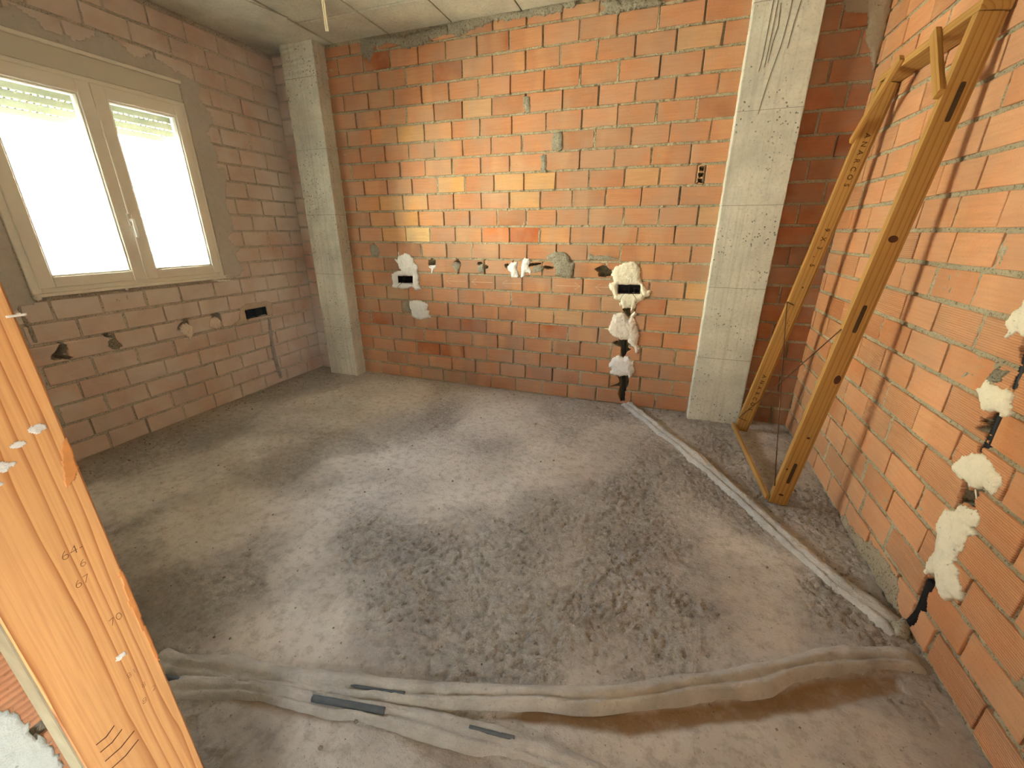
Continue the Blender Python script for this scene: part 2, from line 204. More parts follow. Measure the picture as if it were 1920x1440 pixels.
def grid_solid(U, V, Hh, mask, bottom, fold, smooth=True, name='grid'):
    """height field over cells where mask is set, with side walls; fold(u, v, h) -> xyz"""
    n, m = U.shape
    use = np.zeros((n, m), bool)
    use[:-1, :-1] |= mask; use[1:, :-1] |= mask; use[:-1, 1:] |= mask; use[1:, 1:] |= mask
    idT = -np.ones((n, m), int); idT[use] = np.arange(use.sum()); nt = use.sum()
    top = fold(U[use], V[use], Hh[use]); 
    i, j = np.nonzero(mask)
    F = [np.stack([idT[i, j], idT[i, j+1], idT[i+1, j+1], idT[i+1, j]], 1)]
    verts = [top]
    if bottom is not None:
        pad = np.zeros((n+1, m+1), bool); pad[1:-1, 1:-1] = mask   # pad[i+1,j+1]=mask[i,j]
        bot = fold(U[use], V[use], np.full(nt, bottom)); verts.append(bot)
        def side(a, b):  # edges a->b index arrays (flat vertex ids)
            F.append(np.stack([b, a, a + nt, b + nt], 1))
        mk = mask
        e = mk & ~pad[0:-2, 1:-1]; i, j = np.nonzero(e); side(idT[i, j], idT[i, j+1])
        e = mk & ~pad[2:, 1:-1]; i, j = np.nonzero(e); side(idT[i+1, j+1], idT[i+1, j])
        e = mk & ~pad[1:-1, 0:-2]; i, j = np.nonzero(e); side(idT[i+1, j], idT[i, j])
        e = mk & ~pad[1:-1, 2:]; i, j = np.nonzero(e); side(idT[i, j+1], idT[i+1, j+1])
    Fa = np.concatenate(F); Va = np.concatenate(verts)
    used = np.unique(Fa); rm = -np.ones(len(Va), int); rm[used] = np.arange(len(used))
    return mesh_from(name, Va[used], rm[Fa], smooth)
def fold_wall(u, v, h): return np.stack([u, -h, v], -1)
def fold_floor(u, v, h): return np.stack([u, v, h], -1)
def gridUV(u0, u1, v0, v1, c):
    nu = max(2, int(math.ceil((u1-u0)/c))+1); nv = max(2, int(math.ceil((v1-v0)/c))+1)
    U, V = np.meshgrid(np.linspace(u0, u1, nu), np.linspace(v0, v1, nv))
    return U, V            # rows = v, cols = u
def cell_c(A): return (A[:-1,:-1]+A[1:,:-1]+A[:-1,1:]+A[1:,1:])/4

# ------------------------------------------------------------------ materials
def newmat(name):
    m = bpy.data.materials.new(name); m.use_nodes = True; nt = m.node_tree; nt.nodes.clear()
    out = nt.nodes.new('ShaderNodeOutputMaterial'); b = nt.nodes.new('ShaderNodeBsdfPrincipled')
    nt.links.new(b.outputs[0], out.inputs[0])
    return m, nt, b
class N:
    def __init__(s, nt): s.nt = nt
    def L(s, a, b): s.nt.links.new(a, b)
    def set(s, n, i, v):
        if v is None: return
        if hasattr(v, 'links') or isinstance(v, bpy.types.NodeSocket): s.L(v, n.inputs[i])
        else: n.inputs[i].default_value = v
    def noise(s, vec, scale, detail=4, rough=0.55, dist=0.0):
        n = s.nt.nodes.new('ShaderNodeTexNoise'); s.set(n, 'Vector', vec); n.inputs['Scale'].default_value = scale
        n.inputs['Detail'].default_value = detail; n.inputs['Roughness'].default_value = rough; n.inputs['Distortion'].default_value = dist
        return n.outputs['Fac']
    def vor(s, vec, scale, feature='F1'):
        n = s.nt.nodes.new('ShaderNodeTexVoronoi'); n.feature = feature; s.set(n, 'Vector', vec); n.inputs['Scale'].default_value = scale
        return n.outputs['Distance']
    def ramp(s, f, stops, interp='LINEAR'):
        n = s.nt.nodes.new('ShaderNodeValToRGB'); s.L(f, n.inputs[0]); cr = n.color_ramp; cr.interpolation = interp
        while len(cr.elements) < len(stops): cr.elements.new(0.5)
        for e, (p, c) in zip(cr.elements, stops):
            e.position = p; e.color = (c, c, c, 1) if isinstance(c, (int, float)) else tuple(c) + (1,)
        return n.outputs[0]
    def mix(s, f, a, b, mode='MIX'):
        n = s.nt.nodes.new('ShaderNodeMix'); n.data_type = 'RGBA'; n.blend_type = mode
        for i, v in ((0, f), (6, a), (7, b)):
            if isinstance(v, bpy.types.NodeSocket): s.L(v, n.inputs[i])
            elif i == 0: n.inputs[0].default_value = v
            else: n.inputs[i].default_value = tuple(v) + (1,) if len(v) == 3 else v
        return n.outputs[2]
    def math(s, op, a, b=0.0, c=None):
        n = s.nt.nodes.new('ShaderNodeMath'); n.operation = op
        for i, v in enumerate((a, b, c)):
            if v is None: continue
            if isinstance(v, bpy.types.NodeSocket): s.L(v, n.inputs[i])
            else: n.inputs[i].default_value = v
        return n.outputs[0]
    def mapping(s, vec, scale=(1,1,1), loc=(0,0,0), rot=(0,0,0)):
        n = s.nt.nodes.new('ShaderNodeMapping'); s.L(vec, n.inputs[0])
        n.inputs['Scale'].default_value = scale; n.inputs['Location'].default_value = loc; n.inputs['Rotation'].default_value = rot
        return n.outputs[0]
    def vadd(s, a, b):
        n = s.nt.nodes.new('ShaderNodeVectorMath'); n.operation = 'ADD'; s.L(a, n.inputs[0])
        if isinstance(b, bpy.types.NodeSocket): s.L(b, n.inputs[1])
        else: n.inputs[1].default_value = b
        return n.outputs[0]
    def pos(s): return s.nt.nodes.new('ShaderNodeNewGeometry').outputs['Position']
    def obj(s): return s.nt.nodes.new('ShaderNodeTexCoord').outputs['Object']
    def info(s): return s.nt.nodes.new('ShaderNodeObjectInfo')
    def bump(s, h, strength, dist, b, prev=None):
        n = s.nt.nodes.new('ShaderNodeBump'); n.inputs['Strength'].default_value = strength; n.inputs['Distance'].default_value = dist
        s.L(h, n.inputs['Height'])
        if prev is not None: s.L(prev, n.inputs['Normal'])
        if b is not None: s.L(n.outputs[0], b.inputs['Normal'])
        return n.outputs[0]
def plain(name, col, rough=0.8, metal=0.0, var=0.0, scale=20, spec=0.3, bump=0.0):
    m, nt, b = newmat(name); k = N(nt)
    b.inputs['Roughness'].default_value = rough; b.inputs['Metallic'].default_value = metal
    b.inputs['Specular IOR Level'].default_value = spec
    if var:
        f = k.noise(k.pos(), scale, 5)
        c = k.mix(f, tuple(x*(1-var) for x in col), tuple(min(1, x*(1+var)) for x in col)); nt.links.new(c, b.inputs['Base Color'])
    else: b.inputs['Base Color'].default_value = tuple(col) + (1,)
    if bump: k.bump(k.noise(k.pos(), scale*4, 6), 0.6, bump, b)
    return m

MORTAR = (0.50, 0.43, 0.285)
def mat_brick(name, smear, smear_col, two_tone=0.5, soft=0.08, near_window=False, mid=0.5):
    m, nt, b = newmat(name); k = N(nt); p = k.pos(); inf = k.info()
    rnd = k.math('MULTIPLY', inf.outputs['Random'], 37.0)
    cx = nt.nodes.new('ShaderNodeCombineXYZ'); nt.links.new(rnd, cx.inputs[0]); nt.links.new(rnd, cx.inputs[1])
    pr = k.vadd(p, cx.outputs[0])
    col = inf.outputs['Color']
    n1 = k.noise(pr, 7, 3)
    col = k.mix(k.ramp(n1, [(0.3, 0.0), (0.75, 1.0)]), col, k.mix(0.5, col, (0.60, 0.29, 0.14)), 'MIX')
    tt = k.noise(k.mapping(pr, (1, 1, 0.35)), 5.5, 1, 0.4)
    col = k.mix(k.math('MULTIPLY', k.ramp(tt, [(0.54, 0.0), (0.66, 1.0)]), two_tone), col, (0.66, 0.36, 0.17))
    st = k.noise(k.mapping(pr, (6, 6, 90)), 1.0, 3)
    col = k.mix(k.ramp(st, [(0.35, 0.16), (0.62, 0.0)]), col, (0.22, 0.085, 0.04))
    sp = k.noise(p, 230, 2)
    col = k.mix(k.ramp(sp, [(0.28, 0.45), (0.40, 0.0)]), col, (0.16, 0.07, 0.035))
    # ribbed faces: alpha 0 in the object colour
    sx = nt.nodes.new('ShaderNodeSeparateXYZ'); nt.links.new(p, sx.inputs[0])
    rib = k.math('SINE', k.math('MULTIPLY', sx.outputs[2], 2*math.pi/0.0078))
    rib = k.math('MULTIPLY_ADD', rib, 0.5, 0.5)
    flag = k.math('SUBTRACT', 1.0, inf.outputs['Alpha'])
    ribd = k.math('MULTIPLY', k.ramp(rib, [(0.0, 0.38), (0.5, 0.0)]), flag)
    col = k.mix(ribd, col, (0.19, 0.065, 0.028))
    # cement smear and dust; on the left wall also painted window glare
    sm = k.noise(p, 2.3, 7, 0.62, 0.4); 
    f = k.ramp(sm, [(mid - soft, 0.0), (mid + soft, 1.0)])
    f = k.math('MULTIPLY', f, smear)
    sm2 = k.ramp(k.noise(p, 17, 6, 0.7), [(0.62, 0.0), (0.70, 0.8)])
    f = k.math('MAXIMUM', f, k.math('MULTIPLY', sm2, min(1.0, smear*1.2)))
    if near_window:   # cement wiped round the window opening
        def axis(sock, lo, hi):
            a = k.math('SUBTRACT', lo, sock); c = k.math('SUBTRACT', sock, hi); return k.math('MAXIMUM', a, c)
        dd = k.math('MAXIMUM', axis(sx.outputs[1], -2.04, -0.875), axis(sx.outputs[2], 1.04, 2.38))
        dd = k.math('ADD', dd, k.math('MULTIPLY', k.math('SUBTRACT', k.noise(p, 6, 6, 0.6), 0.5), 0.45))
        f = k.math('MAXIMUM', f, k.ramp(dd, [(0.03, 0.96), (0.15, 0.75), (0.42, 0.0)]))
    col = k.mix(f, col, smear_col)
    nt.links.new(col, b.inputs['Base Color']); b.inputs['Roughness'].default_value = 0.85; b.inputs['Specular IOR Level'].default_value = 0.25
    h = k.math('ADD', k.math('MULTIPLY', k.math('MULTIPLY', rib, flag), 1.0), k.math('MULTIPLY', k.noise(p, 90, 6, 0.6), 0.45))
    k.bump(h, 0.55, 0.0022, b)
    return m
def mat_mortar(name, col=MORTAR, bump=0.004):
    m, nt, b = newmat(name); k = N(nt); p = k.pos()
    c = k.mix(k.noise(p, 11, 5), tuple(x*0.72 for x in col), tuple(x*1.25 for x in col))
    c = k.mix(k.ramp(k.noise(p, 120, 4, 0.7), [(0.36, 0.85), (0.47, 0.0)]), c, tuple(x*0.25 for x in col))
    nt.links.new(c, b.inputs['Base Color']); b.inputs['Roughness'].default_value = 0.95; b.inputs['Specular IOR Level'].default_value = 0.1
    h = k.noise(p, 105, 8, 0.72); k.bump(h, 1.0, bump*2.2, b)
    return m
def mat_ridge(name, col):
    m, nt, b = newmat(name); k = N(nt); p = k.pos()
    c = k.mix(k.ramp(k.noise(p, 8, 6, 0.6), [(0.3, 0.0), (0.7, 1.0)]), tuple(x*0.74 for x in col), tuple(min(1, x*1.12) for x in col))
    c = k.mix(k.ramp(k.noise(p, 90, 3), [(0.27, 0.5), (0.36, 0.0)]), c, tuple(x*0.5 for x in col))
    nt.links.new(c, b.inputs['Base Color']); b.inputs['Roughness'].default_value = 0.95; b.inputs['Specular IOR Level'].default_value = 0.1
    k.bump(k.noise(p, 55, 8, 0.7), 1.0, 0.016, b)
    return m
def mat_plaster(name, col, bump=0.003):
    m, nt, b = newmat(name); k = N(nt); p = k.pos()
    c = k.mix(k.noise(p, 26, 6), tuple(x*0.86 for x in col), tuple(min(1, x*1.06) for x in col))
    cr = k.ramp(k.vor(k.vadd(p, k.mapping(p, (1, 1, 1))), 28, 'DISTANCE_TO_EDGE'), [(0.0, 0.35), (0.03, 0.0)])
    c = k.mix(k.math('MULTIPLY', cr, k.ramp(k.noise(p, 14, 2), [(0.55, 0.0), (0.65, 1.0)])), c, tuple(x*0.4 for x in col))
    pit = k.ramp(k.noise(p, 62, 5, 0.7), [(0.30, 0.8), (0.37, 0.0)])
    c = k.mix(pit, c, tuple(x*0.42 for x in col))
    nt.links.new(c, b.inputs['Base Color']); b.inputs['Roughness'].default_value = 0.9; b.inputs['Specular IOR Level'].default_value = 0.2
    k.bump(k.math('SUBTRACT', k.noise(p, 60, 8, 0.7), k.math('MULTIPLY', pit, 0.3)), 1.0, bump*2.0, b)
    return m
def mat_concrete(name, col, voids=1.0, streak=0.0, warm=None):
    m, nt, b = newmat(name); k = N(nt); p = k.pos()
    c = k.mix(k.ramp(k.noise(p, 4, 7, 0.6), [(0.3, 0.0), (0.7, 1.0)]), tuple(x*0.78 for x in col), tuple(x*1.15 for x in col))
    c = k.mix(k.ramp(k.noise(p, 60, 4), [(0.3, 0.35), (0.5, 0.0)]), c, tuple(x*0.55 for x in col))
    if streak:
        st = k.noise(k.mapping(p, (38, 38, 1.1)), 1.0, 4)
        c = k.mix(k.ramp(st, [(0.36, streak), (0.48, 0.0)]), c, tuple(x*0.45 for x in col))
    d = k.vor(k.vadd(p, k.mapping(p, (0.2, 0.2, 0.2))), 34); gate = k.ramp(k.noise(p, 5, 2), [(0.45, 0.0), (0.6, 1.0)])
    v = k.math('MULTIPLY', k.ramp(d, [(0.15, 1.0), (0.23, 0.0)]), gate)
    if voids: c = k.mix(k.math('MULTIPLY', v, 0.92*voids), c, tuple(x*0.2 for x in col))
    nt.links.new(c, b.inputs['Base Color']); b.inputs['Roughness'].default_value = 0.9; b.inputs['Specular IOR Level'].default_value = 0.2
    h = k.math('SUBTRACT', k.noise(p, 45, 7, 0.6), k.math('MULTIPLY', v, 1.2*voids)); k.bump(h, 0.5, 0.004, b)
    return m
def mat_floor():
    m, nt, b = newmat('rough_concrete_floor'); k = N(nt); p = k.pos()
    at = nt.nodes.new('ShaderNodeAttribute'); at.attribute_name = 'dirt'; dirt = at.outputs['Fac']
    ar = nt.nodes.new('ShaderNodeAttribute'); ar.attribute_name = 'rough'; rg = ar.outputs['Fac']
    A = (0.30, 0.265, 0.235); 
    c = k.mix(k.ramp(k.noise(p, 1.7, 7, 0.6), [(0.32, 0.0), (0.68, 1.0)]), (0.55, 0.505, 0.455), (0.75, 0.705, 0.65))
    c = k.mix(k.ramp(k.noise(p, 22, 6, 0.7), [(0.36, 0.5), (0.52, 0.0)]), c, (0.31, 0.27, 0.225))
    c = k.mix(k.ramp(k.noise(p, 9, 6, 0.65), [(0.58, 0.0), (0.72, 0.55)]), c, (0.68, 0.64, 0.585))
    c = k.mix(k.ramp(k.noise(p, 85, 3), [(0.26, 0.6), (0.36, 0.0)]), c, (0.10, 0.08, 0.065))
    c = k.mix(k.math('MULTIPLY', k.ramp(k.noise(p, 34, 7, 0.75), [(0.42, 0.5), (0.55, 0.0)]), rg), c, (0.42, 0.37, 0.315))
    c = k.mix(k.math('MULTIPLY', dirt, k.ramp(k.noise(p, 14, 6, 0.7), [(0.2, 0.55), (0.5, 1.0)])), c, (0.29, 0.19, 0.105))
    nt.links.new(c, b.inputs['Base Color']); b.inputs['Roughness'].default_value = 0.95; b.inputs['Specular IOR Level'].default_value = 0.12
    grit = k.math('MULTIPLY', k.math('ADD', k.noise(p, 48, 8, 0.72), k.math('MULTIPLY', k.noise(p, 150, 3), 0.35)), k.math('MULTIPLY_ADD', rg, 0.9, 0.22))
    cr = k.ramp(k.vor(k.vadd(p, k.mapping(p, (0.3, 0.3, 0.3))), 17, 'DISTANCE_TO_EDGE'), [(0.0, 0.0), (0.05, 1.0)])
    h = k.math('ADD', grit, k.math('MULTIPLY', cr, 0.04))
    k.bump(h, 1.0, 0.030, b)
    return m
def mat_wood(name, light, dark, knotty=True, scale=1.0, axis='Z', rings=26.0, dist=2.6):
    m, nt, b = newmat(name); k = N(nt); o = k.obj()
    sc_ = {'Z': (1, 1, 0.07), 'Y': (1, 0.07, 1)}[axis]
    q = k.mapping(o, tuple(x*scale for x in sc_), (0.013, 0.021, 0.0))
    wv = nt.nodes.new('ShaderNodeTexWave'); wv.wave_type = 'RINGS'; wv.rings_direction = axis; wv.wave_profile = 'SAW'
    nt.links.new(q, wv.inputs[0]); wv.inputs['Scale'].default_value = rings; wv.inputs['Distortion'].default_value = dist
    wv.inputs['Detail'].default_value = 2.0; wv.inputs['Detail Scale'].default_value = 1.4
    c = k.mix(k.ramp(wv.outputs['Fac'], [(0.0, 0.05), (0.62, 0.10), (0.90, 0.75), (0.955, 1.0), (1.0, 0.1)]), light, dark)
    fine = k.noise(k.mapping(o, {'Z': (420, 420, 9), 'Y': (420, 9, 420)}[axis]), 1.0, 3)
    c = k.mix(k.ramp(fine, [(0.3, 0.3), (0.6, 0.0)]), c, dark)
    c = k.mix(k.ramp(k.noise(k.pos(), 5, 3), [(0.4, 0.0), (0.8, 0.35)]), c, tuple(x*0.72 for x in light))
    nt.links.new(c, b.inputs['Base Color']); b.inputs['Roughness'].default_value = 0.62; b.inputs['Specular IOR Level'].default_value = 0.35
    k.bump(wv.outputs['Fac'], 0.25, 0.0012, b)
    return m

# ------------------------------------------------------------------ shared materials
SMG = (0.33, 0.285, 0.22)
M_br_back = mat_brick('brick_back', 0.35, (0.37, 0.31, 0.23), 0.45)
M_br_right = mat_brick('brick_right', 0.22, (0.42, 0.33, 0.22), 0.35)
M_br_left = mat_brick('brick_left', 0.93, (0.70, 0.65, 0.61), 0.25, 0.24, True, 0.43)  # real cement smear, paled further to paint in the glare round the window
M_br_rec = mat_brick('brick_recess_shade', 0.45, (0.30, 0.24, 0.17), 0.2)  # darker brick copy, recess shade mixed into its colour
M_mortar = mat_mortar('mortar')
M_mortar_l = mat_mortar('mortar_left', (0.62, 0.57, 0.49))
M_mgrey = mat_mortar('mortar_grey', (0.42, 0.38, 0.285), 0.006)
M_plast = mat_plaster('plaster_cream', (0.88, 0.81, 0.63))
M_plast_w = mat_plaster('plaster_white', (0.86, 0.84, 0.81))
M_plast_p = mat_plaster('plaster_pinkish', (0.84, 0.75, 0.65))
M_conc = mat_concrete('pillar_concrete', (0.63, 0.61, 0.52), 1.0, 0.25)
M_ceil = mat_concrete('ceiling_concrete', (0.55, 0.52, 0.41), 0.3, 0.15)
M_beam = mat_concrete('beam_concrete', (0.56, 0.54, 0.45), 0.2)
M_ridge = mat_ridge('ridge_mortar', (0.70, 0.665, 0.615))
M_floor = mat_floor()
M_woodL = mat_wood('pine_frame', (0.47, 0.265, 0.072), (0.30, 0.13, 0.028), scale=1.0, rings=16)
M_jamb = mat_wood('pine_jamb', (0.70, 0.38, 0.155), (0.36, 0.12, 0.03), scale=1.0, rings=34, dist=5.0)
M_pvc = plain('window_pvc', (0.86, 0.85, 0.78), 0.45, var=0.05, scale=6)
M_shut = plain('shutter_pvc', (0.19, 0.20, 0.145), 0.5, var=0.06, scale=30)
M_black = plain('black_plastic', (0.012, 0.012, 0.014), 0.5)
M_cond = plain('black_corrugated_tube', (0.014, 0.013, 0.013), 0.45)
M_condg = plain('grey_blue_conduit', (0.10, 0.115, 0.125), 0.6, var=0.3, scale=40)
M_wire = plain('dark_wire', (0.05, 0.035, 0.025), 0.5)
M_rust = plain('rusty_wire', (0.10, 0.045, 0.022), 0.7)
M_ink = plain('ink', (0.10, 0.045, 0.012), 0.9)
M_pencil = plain('pencil', (0.16, 0.085, 0.03), 0.9)
M_knot = plain('knot', (0.085, 0.028, 0.01), 0.6, var=0.3, scale=160)
M_slot = plain('slot_shadow', (0.07, 0.042, 0.02), 0.9, var=0.3, scale=120)
M_white = plain('white_foam', (0.85, 0.84, 0.80), 0.7)
M_cream = plain('cream_tube', (0.74, 0.66, 0.46), 0.5)
M_chalk = plain('chalk', (0.80, 0.62, 0.45), 0.95)
M_out = plain('render_white', (0.86, 0.80, 0.70), 0.9, var=0.06, scale=1)
M_outd = plain('facade_grey', (0.42, 0.40, 0.37), 0.9, var=0.15, scale=3)
M_outg = plain('facade_glass', (0.30, 0.31, 0.32), 0.15)
M_roof = plain('roof_tile', (0.55, 0.30, 0.19), 0.9, var=0.2, scale=4)
M_ground = plain('ground_dust', (0.62, 0.55, 0.45), 0.95, var=0.1, scale=1)
M_streak = plain('streak', (0.16, 0.14, 0.10), 0.9)
mg, ntg, bb = newmat('window_glass'); ntg.nodes.remove(bb)
_o = ntg.nodes['Material Output']; _t = ntg.nodes.new('ShaderNodeBsdfTransparent'); _g = ntg.nodes.new('ShaderNodeBsdfGlossy')
_g.inputs['Roughness'].default_value = 0.0; _f = ntg.nodes.new('ShaderNodeFresnel'); _f.inputs[0].default_value = 1.45
_m = ntg.nodes.new('ShaderNodeMixShader'); _t.inputs[0].default_value = (0.94, 0.96, 0.95, 1)
ntg.links.new(_f.outputs[0], _m.inputs[0]); ntg.links.new(_t.outputs[0], _m.inputs[1]); ntg.links.new(_g.outputs[0], _m.inputs[2])
ntg.links.new(_m.outputs[0], _o.inputs[0]); M_glass = mg

HB = 0.1297; HR = 0.126; XR = 1.005; XL = -3.413; CEILZ = 2.817
FRAMES = {'back': ((0, 0, 0), 0.0), 'right': ((XR, 0, 0), -math.pi/2), 'left': ((XL, 0, 0), math.pi/2)}
def wall_pt(fr, u, v, h=0.0):
    (x, y, z), a = FRAMES[fr]; ca, sa = math.cos(a), math.sin(a)
    return (x + u*ca + h*sa, y + u*sa - h*ca, z + v)

# ------------------------------------------------------------------ brick walls
def outline_brick(seed):
    r = random.Random(seed); W, Hh = 0.24, 0.117
    pts = []
    j = lambda: r.uniform(-0.0016, 0.0016)
    for x in (-W/2, -W/6, W/6): pts.append((x + j(), -Hh/2 + j()))
    pts.append((W/2 + j(), -Hh/2 + j())); pts.append((W/2 + j(), j()*3))
    for x in (W/2, W/6, -W/6): pts.append((x + j(), Hh/2 + j()))
    pts.append((-W/2 + j(), Hh/2 + j())); pts.append((-W/2 + j(), j()*3))
    n = len(pts); vs = []; c = 0.0022
    for x, z in pts: vs.append((x*(1-2*c/W), -0.0, z*(1-2*c/Hh)))
    for x, z in pts: vs.append((x, c, z))
    for x, z in pts: vs.append((x, 0.03, z))
    fs = [tuple(range(n))]
    for L in (0, 1):
        for i in range(n):
            k = (i+1) % n; fs.append((L*n+i, (L+1)*n+i, (L+1)*n+k, L*n+k))
    me = bpy.data.meshes.new('brick_shape'); me.from_pydata(vs, [], fs); me.update()
    return me
BR = [outline_brick(i) for i in range(14)]
for me in BR: me.materials.append(None)
PAL = {'dark': (0.37,0.105,0.038), 'yel': (0.68,0.37,0.13), 'lite': (0.62,0.29,0.12), 'pale': (0.74,0.52,0.23), 'viv': (0.62,0.19,0.055),
       'deep': (0.47,0.125,0.04), 'tan': (0.57,0.33,0.16), 'mauve': (0.40,0.155,0.085), 'grey': (0.40,0.23,0.14)}
def base_col(r):
    t = r.random()
    a = np.array((0.475, 0.205, 0.098)); b = np.array((0.545, 0.258, 0.132)); c = a*(1-t) + b*t
    if r.random() < 0.10: c = c*0.78
    return tuple(c * r.uniform(0.92, 1.06))
def jag(U, V, s): return 0.006*fbm(U*90, V*90, s, 3)*2
nseed = [11]
def brick(wall, mat, u0, u1, v0, v1, holes, r, col, rib=False, meshes={}):
    w, hh = u1-u0, v1-v0
    hit = None
    for P in holes:
        pu = [p[0] for p in P]; pv = [p[1] for p in P]
        if max(pu) > u0 and min(pu) < u1 and max(pv) > v0 and min(pv) < v1:
            hit = (hit or []) + [P]
    off = r.uniform(-0.0015, 0.0025)
    if hit:
        U, V = gridUV(u0, u1, v0, v1, 0.0045); nseed[0] += 1
        Uj = U + 0.004*fbm(U*170, V*170, nseed[0], 2); Vj = V + 0.004*fbm(U*170, V*170, nseed[0]+5, 2)
        Uc, Vc = cell_c(U), cell_c(V); mask = np.ones(Uc.shape, bool)
        for P in hit: mask &= ~inpoly(Uc + jag(Uc, Vc, 3), Vc + jag(Uc, Vc, 4), P)
        if mask.sum() < 6: return None
        Hh = np.zeros(U.shape)
        e = np.minimum(np.minimum(U-u0, u1-U), np.minimum(V-v0, v1-V)); Hh -= 0.002*(e < 0.001)
        me = grid_solid(U-(u0+u1)/2 + (Uj-U)*(e > .001), V-(v0+v1)/2 + (Vj-V)*(e > .001), Hh, mask, -0.014, fold_wall, False, 'broken_brick')
        o = link('brick', me, mat, wall, ((u0+u1)/2, -off, (v0+v1)/2))
    else:
        key = (r.randrange(len(BR)), mat.name)
        if key not in meshes:
            me = BR[key[0]].copy(); me.materials.clear(); me.materials.append(mat); meshes[key] = me
        o = link('brick', meshes[key], None, wall, ((u0+u1)/2, -off, (v0+v1)/2), (0, r.uniform(-0.006, 0.006), 0))
        o.scale = (w/0.24, 1, hh/0.117)
    o.color = (*col, 0.0 if rib else 1.0)
    return o
def wall(name, fr, u0, u1, cell, mat_m, mat_b, h, rows, vtop, holes=(), cut=None, seed=0, v_off=0.0, tint=None, ribp=0.0, label=None, deep=0.115, palette=None, thick=0.24, ext=(0.0, 0.0)):
    (loc, a) = FRAMES[fr]
    e0, e1 = ext
    U, V = gridUV(u0 - (.02 if e0 else 0), u1 + (.02 if e1 else 0), -0.02, CEILZ + 0.02, cell)
    Hh = -0.0065 + 0.015*fbm(U*48, V*48, seed, 3, 0.65) + 0.007*fbm(U*9, V*9, seed+3, 2)
    for P in holes:
        pu = [p[0] for p in P]; pv = [p[1] for p in P]
        sel = (U > min(pu)-.02) & (U < max(pu)+.02) & (V > min(pv)-.02) & (V < max(pv)+.02)
        ins = np.zeros(U.shape, bool); ins[sel] = inpoly(U[sel] + jag(U[sel], V[sel], 3), V[sel] + jag(U[sel], V[sel], 4), P)
        Hh[ins] = -deep + 0.012*fbm(U[ins]*60, V[ins]*60, 9, 2)
    rj = random.Random(seed*3+2)          # many head joints were never filled: sink them
    for k, xs in rows.items():
        for x in xs:
            if rj.random() < (0.5 if fr != 'left' else 0.12):
                sel = (V > v_off+k*h+.004) & (V < v_off+(k+1)*h-.006) & (np.abs(U - x - rj.uniform(-.003, .003)) < .006)
                Hh[sel] -= rj.uniform(.008, .024)
            elif rj.random() < 0.4:
                sel = (V > v_off+k*h+.004) & (V < v_off+(k+1)*h-.006) & (np.abs(U - x) < .010); Hh[sel] += .005
    Uc, Vc = cell_c(U), cell_c(V); mask = np.ones(Uc.shape, bool)
    if cut: mask &= ~((Uc > cut[0]) & (Uc < cut[1]) & (Vc > cut[2]) & (Vc < cut[3]))
    me = grid_solid(U, V, Hh, mask, None, fold_wall, True, name)
    # solid masonry behind
    mb = MB()
    def bk(a0, a1, b0, b1):
        if a1 > a0 and b1 > b0: mb.box((a0, 0.135, b0), (a1, thick, b1))
    if cut:
        bk(u0-e0, cut[0], -.03, CEILZ+.05); bk(cut[1], u1+e1, -.03, CEILZ+.05); bk(cut[0], cut[1], 0, cut[2]); bk(cut[0], cut[1], cut[3], CEILZ)
        # lining of the opening
        t = 0.004
        mb.box((cut[0]-t, 0.0, cut[2]), (cut[0]+t, 0.14, cut[3])); mb.box((cut[1]-t, 0.0, cut[2]), (cut[1]+t, 0.14, cut[3]))
        mb.box((cut[0], 0.0, cut[2]-t), (cut[1], 0.14, cut[2]+t)); mb.box((cut[0], 0.0, cut[3]-t), (cut[1], 0.14, cut[3]+t))
    else: bk(u0-e0, u1+e1, -.03, CEILZ+.05)
    me2 = mb.mesh('tmp')
    import bmesh
    bm = bmesh.new(); bm.from_mesh(me); bm.from_mesh(me2); bm.to_mesh(me); bm.free(); bpy.data.meshes.remove(me2)
    w = link(name, me, mat_m, None, loc, (0, 0, a)); tag(w, label, None, None, 'structure')
    r = random.Random(seed*7+1); n = 0
    for k, xs in sorted(rows.items()):
        v0 = v_off + k*h + 0.0085; v1 = v_off + (k+1)*h - 0.0085
        v1 = min(v1, vtop)
        if v1 - v0 < 0.02: continue
        xs = [u0] + [x for x in xs if u0 + .012 < x < u1 - .012] + [u1]
        for i in range(len(xs)-1):
            a0 = xs[i] + (0.0052 + r.uniform(-.0015, .0035) if i else 0.0); a1 = xs[i+1] - (0.0052 + r.uniform(-.0015, .0035) if i < len(xs)-2 else 0.0)
            if a1 - a0 < 0.02: continue
            col = base_col(r) if palette is None else palette(r, k, (a0+a1)/2)
            if tint and k in tint:
                for tu, tn in tint[k]:
                    if a0 < tu < a1: col = PAL[tn]
            if cut and a1 > cut[0] and a0 < cut[1] and v1 > cut[2] and v0 < cut[3]:
                parts = []   # trim the brick against the opening
                if a0 < cut[0] - .03: parts.append((a0, cut[0] - .006, v0, v1))
                if a1 > cut[1] + .03: parts.append((cut[1] + .006, a1, v0, v1))
                if v0 < cut[2] - .03: parts.append((max(a0, cut[0]), min(a1, cut[1]), v0, cut[2] - .006))
                if v1 > cut[3] + .03: parts.append((max(a0, cut[0]), min(a1, cut[1]), cut[3] + .012, v1))
                for q in parts:
                    if q[1]-q[0] > .03: brick(w, mat_b, *q, holes, r, col, False); n += 1
                continue
            v0j = v0 + r.uniform(-.0012, .0012); v1j = v1 + r.uniform(-.0012, .0012)
            if brick(w, mat_b, a0, a1, v0j, v1j, holes, r, col, r.random() < (ribp if k > 8 or ribp == 0 else ribp*2.2)): n += 1
    print(name, 'bricks', n)
    return w

B = BK
R_ = ROWS_BACK
